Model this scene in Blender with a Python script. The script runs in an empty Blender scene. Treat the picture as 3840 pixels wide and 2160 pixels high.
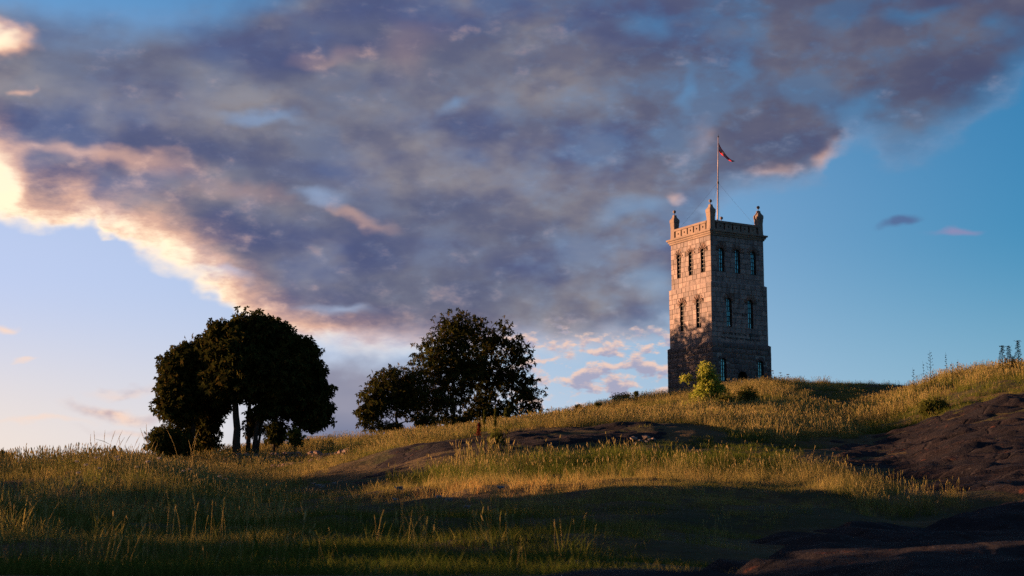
import bpy, bmesh, math, random
import numpy as np
from mathutils import Vector, Matrix

S = bpy.context.scene
COL = S.collection
R = math.radians

# ------------------------------------------------------------------ camera
SUN_AZ, SUN_EL = -72.0, 4.2          # degrees: azimuth from +Y towards +X, elevation
cd = bpy.data.cameras.new('camera')
cam = bpy.data.objects.new('camera', cd)
COL.objects.link(cam)
cd.sensor_width = 36.0
cd.lens = 60.0
cd.clip_start = 0.1
cd.clip_end = 20000
cd.dof.use_dof = True
cd.dof.focus_distance = 150.0
cd.dof.aperture_fstop = 4.5
cam.location = (0, 0, 0)
PITCH = R(9.6)
cam.rotation_euler = (R(90) + PITCH, 0, 0)
S.camera = cam
S.render.engine = 'CYCLES'
S.cycles.max_bounces = 5
S.cycles.diffuse_bounces = 2
S.cycles.glossy_bounces = 2
S.cycles.transmission_bounces = 2
S.cycles.transparent_max_bounces = 4
S.cycles.use_denoising = False

# ------------------------------------------------------------------ exposure
S.view_settings.view_transform = 'Standard'
S.view_settings.look = 'None'
S.view_settings.exposure = 2.2
S.view_settings.gamma = 1.0
S.view_settings.use_curve_mapping = False

# ------------------------------------------------------------------ sun
sl = bpy.data.lights.new('sun', 'SUN')
sun = bpy.data.objects.new('sun', sl)
COL.objects.link(sun)
sl.energy = 5.0
sl.angle = R(0.75)
sl.color = (1.0, 0.50, 0.25)
sdir = Vector((math.sin(R(SUN_AZ)) * math.cos(R(SUN_EL)), math.cos(R(SUN_AZ)) * math.cos(R(SUN_EL)), math.sin(R(SUN_EL))))
sun.rotation_euler = sdir.to_track_quat('Z', 'Y').to_euler()

# ------------------------------------------------------------------ world: dusk sky with a broken cloud deck
def lin(r, g, b):
    f = lambda c: (c / 255 / 12.92) if c / 255 <= 0.04045 else ((c / 255 + 0.055) / 1.055) ** 2.4
    return (f(r), f(g), f(b), 1.0)

class Nd:
    """small expression builder for shader nodes"""
    def __init__(s, t, sock): s.t, s.s = t, sock
    @staticmethod
    def put(t, inp, v):
        if isinstance(v, Nd): t.links.new(v.s, inp)
        else: inp.default_value = v
    def op(s, o, b=None, c=None, clamp=False):
        n = s.t.nodes.new('ShaderNodeMath'); n.operation = o; n.use_clamp = clamp
        Nd.put(s.t, n.inputs[0], s)
        if b is not None: Nd.put(s.t, n.inputs[1], b)
        if c is not None: Nd.put(s.t, n.inputs[2], c)
        return Nd(s.t, n.outputs[0])
    def __add__(s, b): return s.op('ADD', b)
    def __radd__(s, b): return s.op('ADD', b)
    def __sub__(s, b): return s.op('SUBTRACT', b)
    def __rsub__(s, b): return s.op('MULTIPLY_ADD', -1.0, b)
    def __mul__(s, b): return s.op('MULTIPLY', b)
    def __rmul__(s, b): return s.op('MULTIPLY', b)
    def __truediv__(s, b): return s.op('DIVIDE', b)
    def max(s, b): return s.op('MAXIMUM', b)
    def min(s, b): return s.op('MINIMUM', b)
    def clamp(s): return s.op('ADD', 0.0, clamp=True)
    def exp(s): return s.op('EXPONENT')
    def pow(s, b): return s.op('POWER', b)
    def smooth(s, lo, hi, a=0.0, b=1.0):
        n = s.t.nodes.new('ShaderNodeMapRange'); n.interpolation_type = 'SMOOTHSTEP'
        Nd.put(s.t, n.inputs[0], s)
        for i, v in enumerate((lo, hi, a, b)): Nd.put(s.t, n.inputs[i + 1], v)
        return Nd(s.t, n.outputs[0])
    def curve(s, pts, x0, x1, y0, y1):
        """piecewise curve through pts, s in [x0, x1] -> [y0, y1]"""
        m = s.t.nodes.new('ShaderNodeMapRange'); Nd.put(s.t, m.inputs[0], s)
        for i, v in enumerate((x0, x1, 0.0, 1.0)): m.inputs[i + 1].default_value = v
        n = s.t.nodes.new('ShaderNodeFloatCurve'); c = n.mapping.curves[0]
        q = [((x - x0) / (x1 - x0), (y - y0) / (y1 - y0)) for x, y in pts]
        c.points[0].location = q[0]; c.points[1].location = q[-1]
        for p in q[1:-1]: c.points.new(*p)
        n.mapping.update()
        s.t.links.new(m.outputs[0], n.inputs['Value'])
        return Nd(s.t, n.outputs[0]) * (y1 - y0) + y0

def noise(t, vec, scale, detail=4.0, rough=0.55, lac=2.0, dist=0.0, color=False):
    n = t.nodes.new('ShaderNodeTexNoise'); n.noise_dimensions = '3D'
    t.links.new(vec, n.inputs['Vector'])
    n.inputs['Scale'].default_value = scale; n.inputs['Detail'].default_value = detail
    n.inputs['Roughness'].default_value = rough; n.inputs['Lacunarity'].default_value = lac
    n.inputs['Distortion'].default_value = dist
    return n.outputs['Color'] if color else Nd(t, n.outputs[0])

def mixc(t, f, a, b):
    n = t.nodes.new('ShaderNodeMix'); n.data_type = 'RGBA'; n.clamp_factor = True
    Nd.put(t, n.inputs[0], f)
    for i, v in ((6, a), (7, b)):
        if isinstance(v, Nd): t.links.new(v.s, n.inputs[i])
        elif isinstance(v, bpy.types.NodeSocket): t.links.new(v, n.inputs[i])
        else: n.inputs[i].default_value = v
    return Nd(t, n.outputs[2])

def vmap(t, vec, scale=(1, 1, 1), loc=(0, 0, 0), rot=(0, 0, 0)):
    n = t.nodes.new('ShaderNodeMapping'); t.links.new(vec, n.inputs[0])
    n.inputs['Scale'].default_value = scale; n.inputs['Location'].default_value = loc; n.inputs['Rotation'].default_value = rot
    return n.outputs[0]

def build_world():
    w = bpy.data.worlds.new('World'); S.world = w; w.use_nodes = True
    t = w.node_tree; t.nodes.clear()
    out = t.nodes.new('ShaderNodeOutputWorld'); bg = t.nodes.new('ShaderNodeBackground')
    t.links.new(bg.outputs[0], out.inputs[0])
    STR = 0.053
    bg.inputs[1].default_value = STR
    K = 1.0 / (STR * 2.0 ** 2.2)                 # cloud colours are given as seen at this exposure
    def cc(r, g, b, k=1.0):
        c = lin(r, g, b); return (c[0] * K * k, c[1] * K * k, c[2] * K * k, 1)
    sky = t.nodes.new('ShaderNodeTexSky'); sky.sky_type = 'NISHITA'; sky.sun_disc = False
    sky.sun_elevation = R(SUN_EL); sky.sun_rotation = R(SUN_AZ)
    sky.air_density = 1.0; sky.dust_density = 0.4; sky.ozone_density = 5.0
    tc = t.nodes.new('ShaderNodeTexCoord'); D = tc.outputs['Generated']
    sep = t.nodes.new('ShaderNodeSeparateXYZ'); t.links.new(D, sep.inputs[0])
    X, Y, Z = (Nd(t, sep.outputs[i]) for i in range(3))
    az = X.op('ARCTAN2', Y) * 57.29578
    el = Z.op('ARCSINE') * 57.29578
    # warped coordinates, so that every edge is ragged
    wn = noise(t, vmap(t, D, (1, 1, 1.7)), 20.0, 3.0, 0.5, color=True)
    ws = t.nodes.new('ShaderNodeSeparateColor'); t.links.new(wn, ws.inputs[0])
    wa = Nd(t, ws.outputs[0]) - 0.5; we = Nd(t, ws.outputs[1]) - 0.5
    wn2 = noise(t, vmap(t, D, (1, 1, 1.5)), 80.0, 3.0, 0.5, color=True)
    ws2 = t.nodes.new('ShaderNodeSeparateColor'); t.links.new(wn2, ws2.inputs[0])
    a = az + wa * 3.0 + (Nd(t, ws2.outputs[0]) - 0.5) * 0.5
    e = el + we * 1.7 + (Nd(t, ws2.outputs[1]) - 0.5) * 0.35
    def blob(ca, ce, ra, re, rot=0.0, soft=(0.0, 1.15)):
        u, v = a - ca, e - ce
        if rot:
            c_, s_ = math.cos(R(rot)), math.sin(R(rot))
            u, v = u * c_ + v * s_, v * c_ - u * s_
        d = (u * u * (1 / ra ** 2) + v * v * (1 / re ** 2)).pow(0.5)
        return 1.0 - d.smooth(*soft)
    # ---- clear sky: air colour graded towards the glow over the set of the sun at the left
    base = Nd(t, sky.outputs[0])
    gain = t.nodes.new('ShaderNodeMix'); gain.data_type = 'RGBA'; gain.blend_type = 'MULTIPLY'
    gain.inputs[0].default_value = 1.0; t.links.new(base.s, gain.inputs[6]); gain.inputs[7].default_value = SKYGAIN
    base = Nd(t, gain.outputs[2])
    sd = (az - SUN_AZ).op('ABSOLUTE')             # angle round from the sun
    near = 1.0 - sd.smooth(50.0, 92.0)
    low = 1.0 - el.smooth(2.0, 15.0)
    base = mixc(t, near.pow(0.8) * (1.0 - el.smooth(9.0, 22.0)) * 0.95, base, cc(198, 209, 242))
    base = mixc(t, (1.0 - el.smooth(2.0, 11.5)) * (1.0 - sd.smooth(70.0, 125.0) * 0.85) * 0.62, base, cc(196, 214, 240))
    base = mixc(t, (1.0 - sd.smooth(40.0, 84.0)) * (1.0 - el.smooth(3.5, 10.0)), base, cc(255, 232, 208))
    # ---- main deck
    elow = a.curve([(-30, 12.5), (-20, 11.6), (-17.4, 11.2), (-15.5, 11.1), (-14.2, 11.5), (-13.4, 10.8), (-12, 10.3), (-11, 9.9), (-9.3, 8.6),
                    (-8, 8.0), (-6.7, 7.5), (-3, 7.2), (0, 7.4), (3.0, 7.5), (5.0, 7.9), (6.0, 9.6), (7.0, 12.0), (7.8, 12.7), (10.3, 12.9),
                    (11.4, 14.2), (13, 13.7), (14.5, 14.0), (15.6, 14.6), (17.4, 16.2), (21, 19), (30, 24)], -30, 30, 0, 30)
    eup = a.curve([(-30, 18.6), (-17.4, 18.2), (-15, 17.9), (-12, 18.2), (-10, 18.8), (-8.6, 19.4), (-6, 21), (-3, 27), (4, 34), (30, 40)], -30, 30, 0, 40)
    n1 = noise(t, vmap(t, D, (1, 1, 1.6)), 24.0, 4.0, 0.5)
    n2 = noise(t, vmap(t, D, (1, 1, 2.9), rot=(0, 0.16, 0)), 9.0, 3.0, 0.5)
    n3 = noise(t, vmap(t, D, (1, 1, 1.8), (3.1, 0, 0)), 52.0, 4.0, 0.55)
    h = e - elow
    softw = a.curve([(-30, 0.5), (-16, 0.35), (-9, 0.5), (-4, 1.1), (4, 1.3), (8, 1.0), (12, 1.3), (17, 1.9), (30, 2.0)], -30, 30, 0, 3)
    deck = (h / softw).smooth(-0.3, 1.0) * (eup - e).smooth(-0.7, 1.2)
    gaps = (blob(-1.7, 15.6, 0.6, 0.5) + blob(8.0, 16.7, 0.5, 0.9) + blob(6.1, 16.2, 0.5, 1.2) + blob(4.6, 18.2, 1.2, 0.6)
            + blob(11.9, 15.3, 1.1, 0.5, 40) + blob(14.0, 18.3, 1.6, .35) + blob(-6.7, 12.5, 1.6, 0.38, -8) + blob(-8.6, 15.2, 1.8, .35)
            + blob(4.0, 12.2, 1.6, 0.5, 15) + blob(4.5, 9.9, 0.9, 0.9) + blob(-9.8, 9.9, 1.3, 0.4, -10) + blob(-6.0, 8.8, 1.6, 0.3, -8) + blob(16.6, 17.6, .9, .5)).clamp()
    thin = n1.smooth(0.47, 0.66) * 0.30 + n3.smooth(0.48, 0.72) * 0.20
    rightthin = az.smooth(-6.0, 9.0)
    deck = deck * (1.0 - gaps * 0.48) * (1.0 - thin * (0.30 + rightthin * 0.75))
    # ---- cloud shading
    n4 = noise(t, vmap(t, D, (1, 1, 1.9), (7.3, 1, 0)), 13.0, 4.0, 0.5)
    tone = mixc(t, n2.smooth(0.36, 0.62), cc(82, 92, 132), cc(108, 111, 132))
    tone = mixc(t, n4.smooth(0.44, 0.72) * 0.8, tone, cc(148, 142, 146))
    tone = mixc(t, n1.smooth(0.54, 0.34) * 0.5, tone, cc(76, 84, 120))
    n5 = noise(t, vmap(t, D, (1, 1, 2.6), rot=(0, 0.35, 0)), 70.0, 5.0, 0.66)
    tone = mixc(t, n5.smooth(0.42, 0.24) * 0.16, mixc(t, n5.smooth(0.52, 0.80) * 0.18, tone, cc(150, 146, 158)), cc(70, 78, 112))
    dark = az.smooth(-4.0, 15.0) * el.smooth(10.0, 16.0)
    tone = mixc(t, dark * 0.62, tone, cc(68, 72, 102))
    amp = a.curve([(-30, 1.0), (-17.4, 1.0), (-15.5, 1.0), (-13, 1.0), (-10, 1.0), (-8, 0.95), (-6, 0.9), (-3, 0.8), (0, 0.65), (4, 0.55), (7, 0.25), (12, 0.3), (30, 0.2)], -30, 30, 0, 1)
    hh = a.curve([(-30, 2.4), (-17.4, 2.1), (-16, 1.1), (-14, 1.0), (-12, 1.45), (-9.3, 1.3), (-7, 0.9), (-3, 0.7), (5, 0.6), (30, 0.5)], -30, 30, 0, 3)
    edge = ((h.max(0.0) / hh) * -1.0).exp() * amp * (0.85 + n1 * 0.6)
    lit = (edge + blob(-17.6, 17.2, 1.7, 0.7, 0, (0.1, 1.0)) * 0.95 + blob(-13.8, 13.6, 4.6, 0.4, -2, (0.0, 1.2)) * 0.34
           + blob(-18.6, 12.5, 2.4, 1.7, 0, (0.2, 1.0)) * 0.9
           + blob(-9.0, 12.6, 2.5, 0.6, -15, (0.0, 1.2)) * 0.22 + blob(-5.4, 11.9, 1.6, 0.36, -18, (0.0, 1.3)) * 0.34
           + blob(-6.4, 17.3, 1.7, 0.45, 14, (0.0, 1.3)) * 0.24 + blob(-3.6, 17.6, 2.4, 1.3, 20, (0.0, 1.2)) * 0.20
           + blob(5.7, 12.7, 0.65, 0.42, 0, (0.0, 1.2)) * 0.48 + blob(10.6, 13.8, 0.6, 0.55, 0, (0.0, 1.3)) * 0.36
           + blob(9.2, 13.5, 0.9, 0.36, 0, (0.0, 1.3)) * 0.26 + blob(6.6, 14.6, 1.3, 0.8, 30, (0.0, 1.2)) * 0.24 + blob(-16.4, 15.7, .35, .2, 0, (.0, 1.2)) * .45
           + n3.smooth(0.50, 0.80) * 0.22 + (n5 - 0.5) * edge * 1.1)
    cr = t.nodes.new('ShaderNodeValToRGB'); el_ = cr.color_ramp.elements
    el_[0].position = 0.12; el_[0].color = (0, 0, 0, 1); el_[1].position = 0.85; el_[1].color = (1, 1, 1, 1)
    litc = mixc(t, lit.smooth(0.50, 1.05), cc(232, 184, 162), cc(255, 230, 196, 1.25))
    cloud = mixc(t, lit.smooth(0.05, 0.72), tone, litc)
    col = mixc(t, deck.clamp(), base, cloud)
    # ---- lavender bank low between the trees
    bank = (e.smooth(2.2, 4.3) * (1.0 - (e + n1 * 1.2).smooth(7.1, 8.0))) * a.smooth(-9.8, -7.0) * (1.0 - a.smooth(-3.6, -0.4))
    col = mixc(t, bank * 0.94, col, mixc(t, n2.smooth(0.3, 0.7), cc(116, 122, 150), cc(150, 148, 166)))
    # ---- small lit puffs above the meadow, right of the trees
    pf = noise(t, vmap(t, D, (1, 1, 2.1), (0.4, 0.2, 0)), 58.0, 5.0, 0.55)
    reg = az.smooth(-2.5, 0.5) * (1.0 - az.smooth(6.0, 9.0)) * el.smooth(4.6, 5.6) * (1.0 - el.smooth(7.8, 9.0))
    pm = (pf + reg * 0.17 - 0.16).smooth(0.46, 0.58) * reg
    pc = mixc(t, noise(t, vmap(t, D, (1, 1, 2.1), (0.4, 0.2, 0.005)), 58.0, 5.0, 0.55).smooth(0.44, 0.62), cc(242, 206, 188), cc(166, 164, 188))
    col = mixc(t, pm * 0.9, col, pc)
    # ---- streaks low at the left, and the two scraps at the right
    st = blob(-13.0, 5.3, 2.2, 0.32, -8, (0.0, 1.0)) * 0.85 + blob(-12.6, 6.0, 1.5, 0.22, 3, (0.0, 1.0)) * 0.4 + blob(-12.2, 4.6, 2.4, 0.25, -4, (0., 1.)) * .4
    col = mixc(t, st.clamp(), col, mixc(t, n3.smooth(0.4, 0.6), cc(196, 170, 172), cc(250, 214, 192)))
    sp = blob(-16.9, 7.9, .6, .25, 0, (0., 1.)) * .8 + blob(-15.6, 4.9, 2.5, .2, 4, (0., 1.)) * .5 + blob(-15.9, 6.9, .35, .1, 0, (0., 1.)) * .6
    col = mixc(t, sp.clamp(), col, cc(255, 220, 196))
    col = mixc(t, blob(13.1, 11.6, 1.0, 0.36, 8, (0.2, 1.0)) * 0.75, col, cc(84, 96, 140))
    col = mixc(t, blob(14.6, 11.05, 1.3, 0.26, 6, (0.0, 1.0)) * 0.75, col, cc(150, 140, 180))
    col = mixc(t, blob(9.9, 5.3, 0.9, 0.22, 0, (0.0, 1.0)) * 0.7, col, cc(205, 190, 205))
    # ---- outside the picture the broken deck goes on overhead
    over = n2.smooth(0.34, 0.52) * el.smooth(3.0, 12.0) * (az.op('ABSOLUTE').smooth(20.0, 34.0)).max(el.smooth(22.0, 34.0))
    over = over * (1.0 - X.smooth(0.22, 0.62))        # the sky to the right is clear
    col = mixc(t, over * 0.92, col, tone)
    t.links.new(col.s, bg.inputs[0])
SKYGAIN = (1.15, 1.44, 1.24, 1)
build_world()

# ------------------------------------------------------------------ helpers
def link_mesh(name, me, parent=None, mats=(), smooth=False):
    for m in mats: me.materials.append(m)
    if smooth and len(me.polygons): me.polygons.foreach_set('use_smooth', [True] * len(me.polygons))
    o = bpy.data.objects.new(name, me)
    COL.objects.link(o)
    if parent is not None: o.parent = parent
    return o

def mesh_of(name, verts, faces):
    me = bpy.data.meshes.new(name)
    me.from_pydata([tuple(v) for v in verts], [], [tuple(f) for f in faces]); me.update()
    return me

def mesh_np(name, V, F):
    """V (n,3), F (m,k) with constant k"""
    V = np.ascontiguousarray(V, dtype=np.float32); F = np.ascontiguousarray(F, dtype=np.int32)
    me = bpy.data.meshes.new(name)
    me.vertices.add(len(V)); me.vertices.foreach_set('co', V.ravel())
    m, k = F.shape
    me.loops.add(m * k); me.loops.foreach_set('vertex_index', F.ravel())
    me.polygons.add(m); me.polygons.foreach_set('loop_start', np.arange(0, m * k, k, dtype=np.int32))
    me.polygons.foreach_set('loop_total', np.full(m, k, dtype=np.int32))
    me.update(calc_edges=True)
    return me

def tag(o, label=None, cat=None, group=None, kind=None):
    if label: o['label'] = label
    if cat: o['category'] = cat
    if group: o['group'] = group
    if kind: o['kind'] = kind
    return o

def empty(name, loc=(0, 0, 0), rz=0.0, parent=None):
    o = bpy.data.objects.new(name, None); COL.objects.link(o)
    o.location = loc; o.rotation_euler = (0, 0, rz); o.empty_display_size = 0.2
    if parent is not None: o.parent = parent
    return o

def copy_tree(o, parent=None):
    c = o.copy(); COL.objects.link(c)
    if parent is not None: c.parent = parent
    for ch in list(o.children): copy_tree(ch, c)
    return c

class MB:
    """collects simple solids into one mesh"""
    def __init__(s): s.v, s.f, s.mi = [], [], []
    def add(s, verts, faces, mi=0):
        b = len(s.v); s.v += [tuple(v) for v in verts]; s.f += [tuple(i + b for i in f) for f in faces]; s.mi += [mi] * len(faces)
    def box(s, lo, hi, mi=0):
        (a, b, c), (d, e, f) = lo, hi
        s.add([(a, b, c), (d, b, c), (d, e, c), (a, e, c), (a, b, f), (d, b, f), (d, e, f), (a, e, f)],
              [(0, 3, 2, 1), (4, 5, 6, 7), (0, 1, 5, 4), (1, 2, 6, 5), (2, 3, 7, 6), (3, 0, 4, 7)], mi)
    def tube(s, pts, rads, n=6, mi=0, cap=True):
        pts = [Vector(p) for p in pts]; rings = []
        for i, p in enumerate(pts):
            d = (pts[min(i + 1, len(pts) - 1)] - pts[max(i - 1, 0)])
            if d.length < 1e-9: d = Vector((0, 0, 1))
            d.normalize()
            u = d.cross(Vector((0.3, 0.9, 0.1)) if abs(d.z) > 0.9 else Vector((0, 0, 1))).normalized(); w = d.cross(u)
            rings.append([p + (u * math.cos(2 * math.pi * k / n) + w * math.sin(2 * math.pi * k / n)) * rads[i] for k in range(n)])
        vs = [v for r in rings for v in r]
        fs = [(i * n + k, i * n + (k + 1) % n, (i + 1) * n + (k + 1) % n, (i + 1) * n + k) for i in range(len(pts) - 1) for k in range(n)]
        if cap: fs += [tuple(range(n - 1, -1, -1)), tuple((len(pts) - 1) * n + k for k in range(n))]
        s.add(vs, fs, mi)
    def ball(s, c, r, seg=12, rings=8, sc=(1, 1, 1), mi=0):
        vs = [(c[0], c[1], c[2] - r * sc[2])]
        for i in range(1, rings):
            th = math.pi * i / rings
            for k in range(seg):
                ph = 2 * math.pi * k / seg
                vs.append((c[0] + r * sc[0] * math.sin(th) * math.cos(ph), c[1] + r * sc[1] * math.sin(th) * math.sin(ph), c[2] - r * sc[2] * math.cos(th)))
        vs.append((c[0], c[1], c[2] + r * sc[2])); e = len(vs) - 1
        fs = [(0, 1 + (k + 1) % seg, 1 + k) for k in range(seg)]
        for i in range(rings - 2):
            for k in range(seg):
                fs.append((1 + i * seg + k, 1 + i * seg + (k + 1) % seg, 1 + (i + 1) * seg + (k + 1) % seg, 1 + (i + 1) * seg + k))
        fs += [(e, 1 + (rings - 2) * seg + k, 1 + (rings - 2) * seg + (k + 1) % seg) for k in range(seg)]
        s.add(vs, fs, mi)
    def mesh(s, name):
        me = mesh_of(name, s.v, s.f)
        if any(s.mi): me.polygons.foreach_set('material_index', s.mi)
        return me
    def build(s, name, mats, parent=None, smooth=False):
        return link_mesh(name, s.mesh(name), parent, mats if isinstance(mats, (list, tuple)) else [mats], smooth)

# ------------------------------------------------------------------ materials
def new_mat(name):
    m = bpy.data.materials.new(name); m.use_nodes = True
    t = m.node_tree; t.nodes.clear()
    out = t.nodes.new('ShaderNodeOutputMaterial')
    return m, t, out

def bsdf(t, out, col, rough=0.85, bump=None, bstr=0.4, bdist=0.02, spec=0.25, metallic=0.0):
    b = t.nodes.new('ShaderNodeBsdfPrincipled')
    if isinstance(col, Nd): t.links.new(col.s, b.inputs['Base Color'])
    else: b.inputs['Base Color'].default_value = col
    if isinstance(rough, Nd): t.links.new(rough.s, b.inputs['Roughness'])
    else: b.inputs['Roughness'].default_value = rough
    b.inputs['Specular IOR Level'].default_value = spec; b.inputs['Metallic'].default_value = metallic
    if bump is not None:
        n = t.nodes.new('ShaderNodeBump'); n.inputs['Strength'].default_value = bstr; n.inputs['Distance'].default_value = bdist
        t.links.new(bump.s, n.inputs['Height']); t.links.new(n.outputs[0], b.inputs['Normal'])
    t.links.new(b.outputs[0], out.inputs[0])
    return b

def objco(t): return t.nodes.new('ShaderNodeTexCoord').outputs['Object']
def geopos(t): return t.nodes.new('ShaderNodeNewGeometry').outputs['Position']
def islandrnd(t): return Nd(t, t.nodes.new('ShaderNodeNewGeometry').outputs['Random Per Island'])
def objrnd(t): return Nd(t, t.nodes.new('ShaderNodeObjectInfo').outputs['Random'])
ALB = 0.66
def rgb(r, g, b): return (r * ALB, g * ALB, b * ALB, 1)

def stone_mat(name, c1, c2, c3, dirt=0.5, bstr=0.5):
    m, t, out = new_mat(name); p = geopos(t)
    a = noise(t, p, 2.2, 4, 0.6); b = noise(t, p, 9.0, 4, 0.65); c = noise(t, p, 38.0, 3, 0.7)
    r = objrnd(t) + islandrnd(t); r = r.op('FRACT')
    col = mixc(t, r, c1, c2)
    col = mixc(t, b.smooth(0.45, 0.75) * 0.6, col, c3)
    col = mixc(t, c.smooth(0.55, 0.75) * 0.35, col, rgb(0.40, 0.34, 0.30))
    col = mixc(t, a.smooth(0.50, 0.72) * dirt, col, rgb(0.10, 0.085, 0.08))
    st = noise(t, vmap(t, p, (1.3, 1.3, 0.13)), 2.2, 4, 0.6)                  # rain streaks and soot
    col = mixc(t, st.smooth(0.50, 0.68) * dirt * 0.75, col, rgb(0.085, 0.078, 0.08))
    bsdf(t, out, col, 0.9, b * 0.6 + c * 0.5, bstr, 0.05, spec=0.2)
    return m

M = {}
M['granite'] = stone_mat('pink_granite', rgb(0.35, 0.295, 0.28), rgb(0.175, 0.162, 0.168), rgb(0.29, 0.215, 0.20), 0.65)
M['rough_granite'] = stone_mat('rough_granite', rgb(0.19, 0.155, 0.15), rgb(0.085, 0.085, 0.096), rgb(0.15, 0.11, 0.10), 0.5, 0.8)
M['trim'] = stone_mat('dressed_stone', rgb(0.28, 0.22, 0.18), rgb(0.22, 0.175, 0.15), rgb(0.20, 0.15, 0.125), 0.45, 0.35)

M['reveal'] = stone_mat('shaded_reveal_stone', rgb(0.06, 0.045, 0.04), rgb(0.04, 0.032, 0.03), rgb(0.05, 0.036, 0.03), 0.3)  # shade inside the openings is put into this darker stone colour
M['carved'] = stone_mat('carved_granite', rgb(0.28, 0.20, 0.165), rgb(0.12, 0.09, 0.08), rgb(0.20, 0.13, 0.105), 0.5, 0.7)

def simple(name, col, rough=0.8, var=0.3, sc=6.0, spec=0.25, metallic=0.0, bstr=0.3):
    m, t, out = new_mat(name); p = geopos(t)
    n = noise(t, p, sc, 4, 0.6)
    col = tuple(c * 0.75 for c in col)
    d = tuple(c * (1 - var) for c in col[:3]) + (1,); h = tuple(min(1, c * (1 + var)) for c in col[:3]) + (1,)
    bsdf(t, out, mixc(t, n.smooth(0.3, 0.7), d, h), rough, n, bstr, 0.01, spec, metallic)
    return m
M['mortar'] = simple('lime_mortar', (0.24, 0.225, 0.215), 0.95)
M['dark_joint'] = simple('dark_joint', (0.10, 0.085, 0.08), 0.95)
M['iron'] = simple('dark_iron', (0.03, 0.03, 0.035), 0.55, metallic=0.3)
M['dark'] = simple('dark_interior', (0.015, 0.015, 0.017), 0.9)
M['copper'] = simple('roof_metal', (0.06, 0.06, 0.07), 0.6)
M['paint_pole'] = simple('pole_paint', (0.45, 0.36, 0.33), 0.4)
M['door'] = simple('red_door_paint', (0.16, 0.025, 0.02), 0.5, 0.3, 4.0)
M['white'] = simple('white_paint', (0.75, 0.75, 0.75), 0.6, 0.08)
M['cut'] = simple('cut_letter', (0.035, 0.03, 0.03), 0.9)
M['flag_red'] = simple('flag_red', (0.62, 0.015, 0.02), 0.8, 0.15)
M['flag_white'] = simple('flag_white', (0.75, 0.73, 0.72), 0.8, 0.08)
M['flag_blue'] = simple('flag_blue', (0.012, 0.02, 0.10), 0.8, 0.15)
M['bark'] = simple('bark', (0.035, 0.027, 0.021), 0.95, 0.4, 9.0, bstr=0.8)

def glass_mat():
    m, t, out = new_mat('window_glass')
    g = t.nodes.new('ShaderNodeBsdfGlossy'); g.inputs['Roughness'].default_value = 0.06; g.inputs['Color'].default_value = rgb(1.05, 1.3, 1.33)
    d = t.nodes.new('ShaderNodeBsdfDiffuse'); d.inputs['Color'].default_value = rgb(0.05, 0.09, 0.095)
    n = noise(t, geopos(t), 1.3, 2, 0.5); bm = t.nodes.new('ShaderNodeBump'); bm.inputs['Strength'].default_value = 0.08; bm.inputs['Distance'].default_value = 0.1
    t.links.new(n.s, bm.inputs['Height']); t.links.new(bm.outputs[0], g.inputs['Normal'])
    x = t.nodes.new('ShaderNodeMixShader'); x.inputs[0].default_value = 0.22
    t.links.new(d.outputs[0], x.inputs[1]); t.links.new(g.outputs[0], x.inputs[2]); t.links.new(x.outputs[0], out.inputs[0])
    return m
M['glass'] = glass_mat()

def leaf_mat(name, c1, c2, c3=None, trans=0.35, inst=None, c4=None):
    """thin leaves and blades: diffuse with light passing through, colour varied per blade; inst names a per-instance tint"""
    m, t, out = new_mat(name)
    r = islandrnd(t)
    col = mixc(t, r, c1, c2)
    if c3 is not None:
        if inst:
            at = t.nodes.new('ShaderNodeAttribute'); at.attribute_type = 'INSTANCER'; at.attribute_name = inst
            f = (Nd(t, at.outputs['Fac']) + (r - 0.5) * 0.35).clamp()
        else: f = (r * 7.13).op('FRACT').smooth(0.72, 0.95)
        col = mixc(t, f, col, c3)
        if c4 is not None: col = mixc(t, f.smooth(0.55, 1.0) * (r * 5.37).op('FRACT').smooth(0.25, 0.9), col, c4)
    d = t.nodes.new('ShaderNodeBsdfDiffuse'); t.links.new(col.s, d.inputs[0])
    tr = t.nodes.new('ShaderNodeBsdfTranslucent')
    t.links.new(col.s, tr.inputs[0])
    x = t.nodes.new('ShaderNodeMixShader'); x.inputs[0].default_value = trans
    t.links.new(d.outputs[0], x.inputs[1]); t.links.new(tr.outputs[0], x.inputs[2])
    t.links.new(x.outputs[0], out.inputs[0])
    return m
M['grass'] = leaf_mat('grass_blade', rgb(0.052, 0.090, 0.016), rgb(0.105, 0.135, 0.022), rgb(0.50, 0.39, 0.14), 0.48, 'tint', rgb(0.42, 0.21, 0.06))
M['straw'] = leaf_mat('straw_stem', rgb(0.44, 0.37, 0.14), rgb(0.60, 0.49, 0.22), rgb(0.22, 0.24, 0.065), 0.42)
M['weed'] = leaf_mat('weed_stem', rgb(0.10, 0.075, 0.035), rgb(0.07, 0.07, 0.025), rgb(0.16, 0.08, 0.05), 0.25)
M['dock'] = leaf_mat('dock_seed', rgb(0.16, 0.03, 0.02), rgb(0.10, 0.02, 0.012), None, 0.2)
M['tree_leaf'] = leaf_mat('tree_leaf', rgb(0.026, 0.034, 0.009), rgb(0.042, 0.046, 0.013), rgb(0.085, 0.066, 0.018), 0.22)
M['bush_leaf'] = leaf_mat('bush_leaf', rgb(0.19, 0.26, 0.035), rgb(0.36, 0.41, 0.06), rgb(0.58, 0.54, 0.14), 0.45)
M['green_leaf'] = leaf_mat('green_leaf', rgb(0.055, 0.075, 0.018), rgb(0.085, 0.10, 0.022), rgb(0.13, 0.11, 0.03), 0.35)
M['petal'] = leaf_mat('white_petal', rgb(0.36, 0.35, 0.35), rgb(0.30, 0.30, 0.31), None, 0.3)

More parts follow.
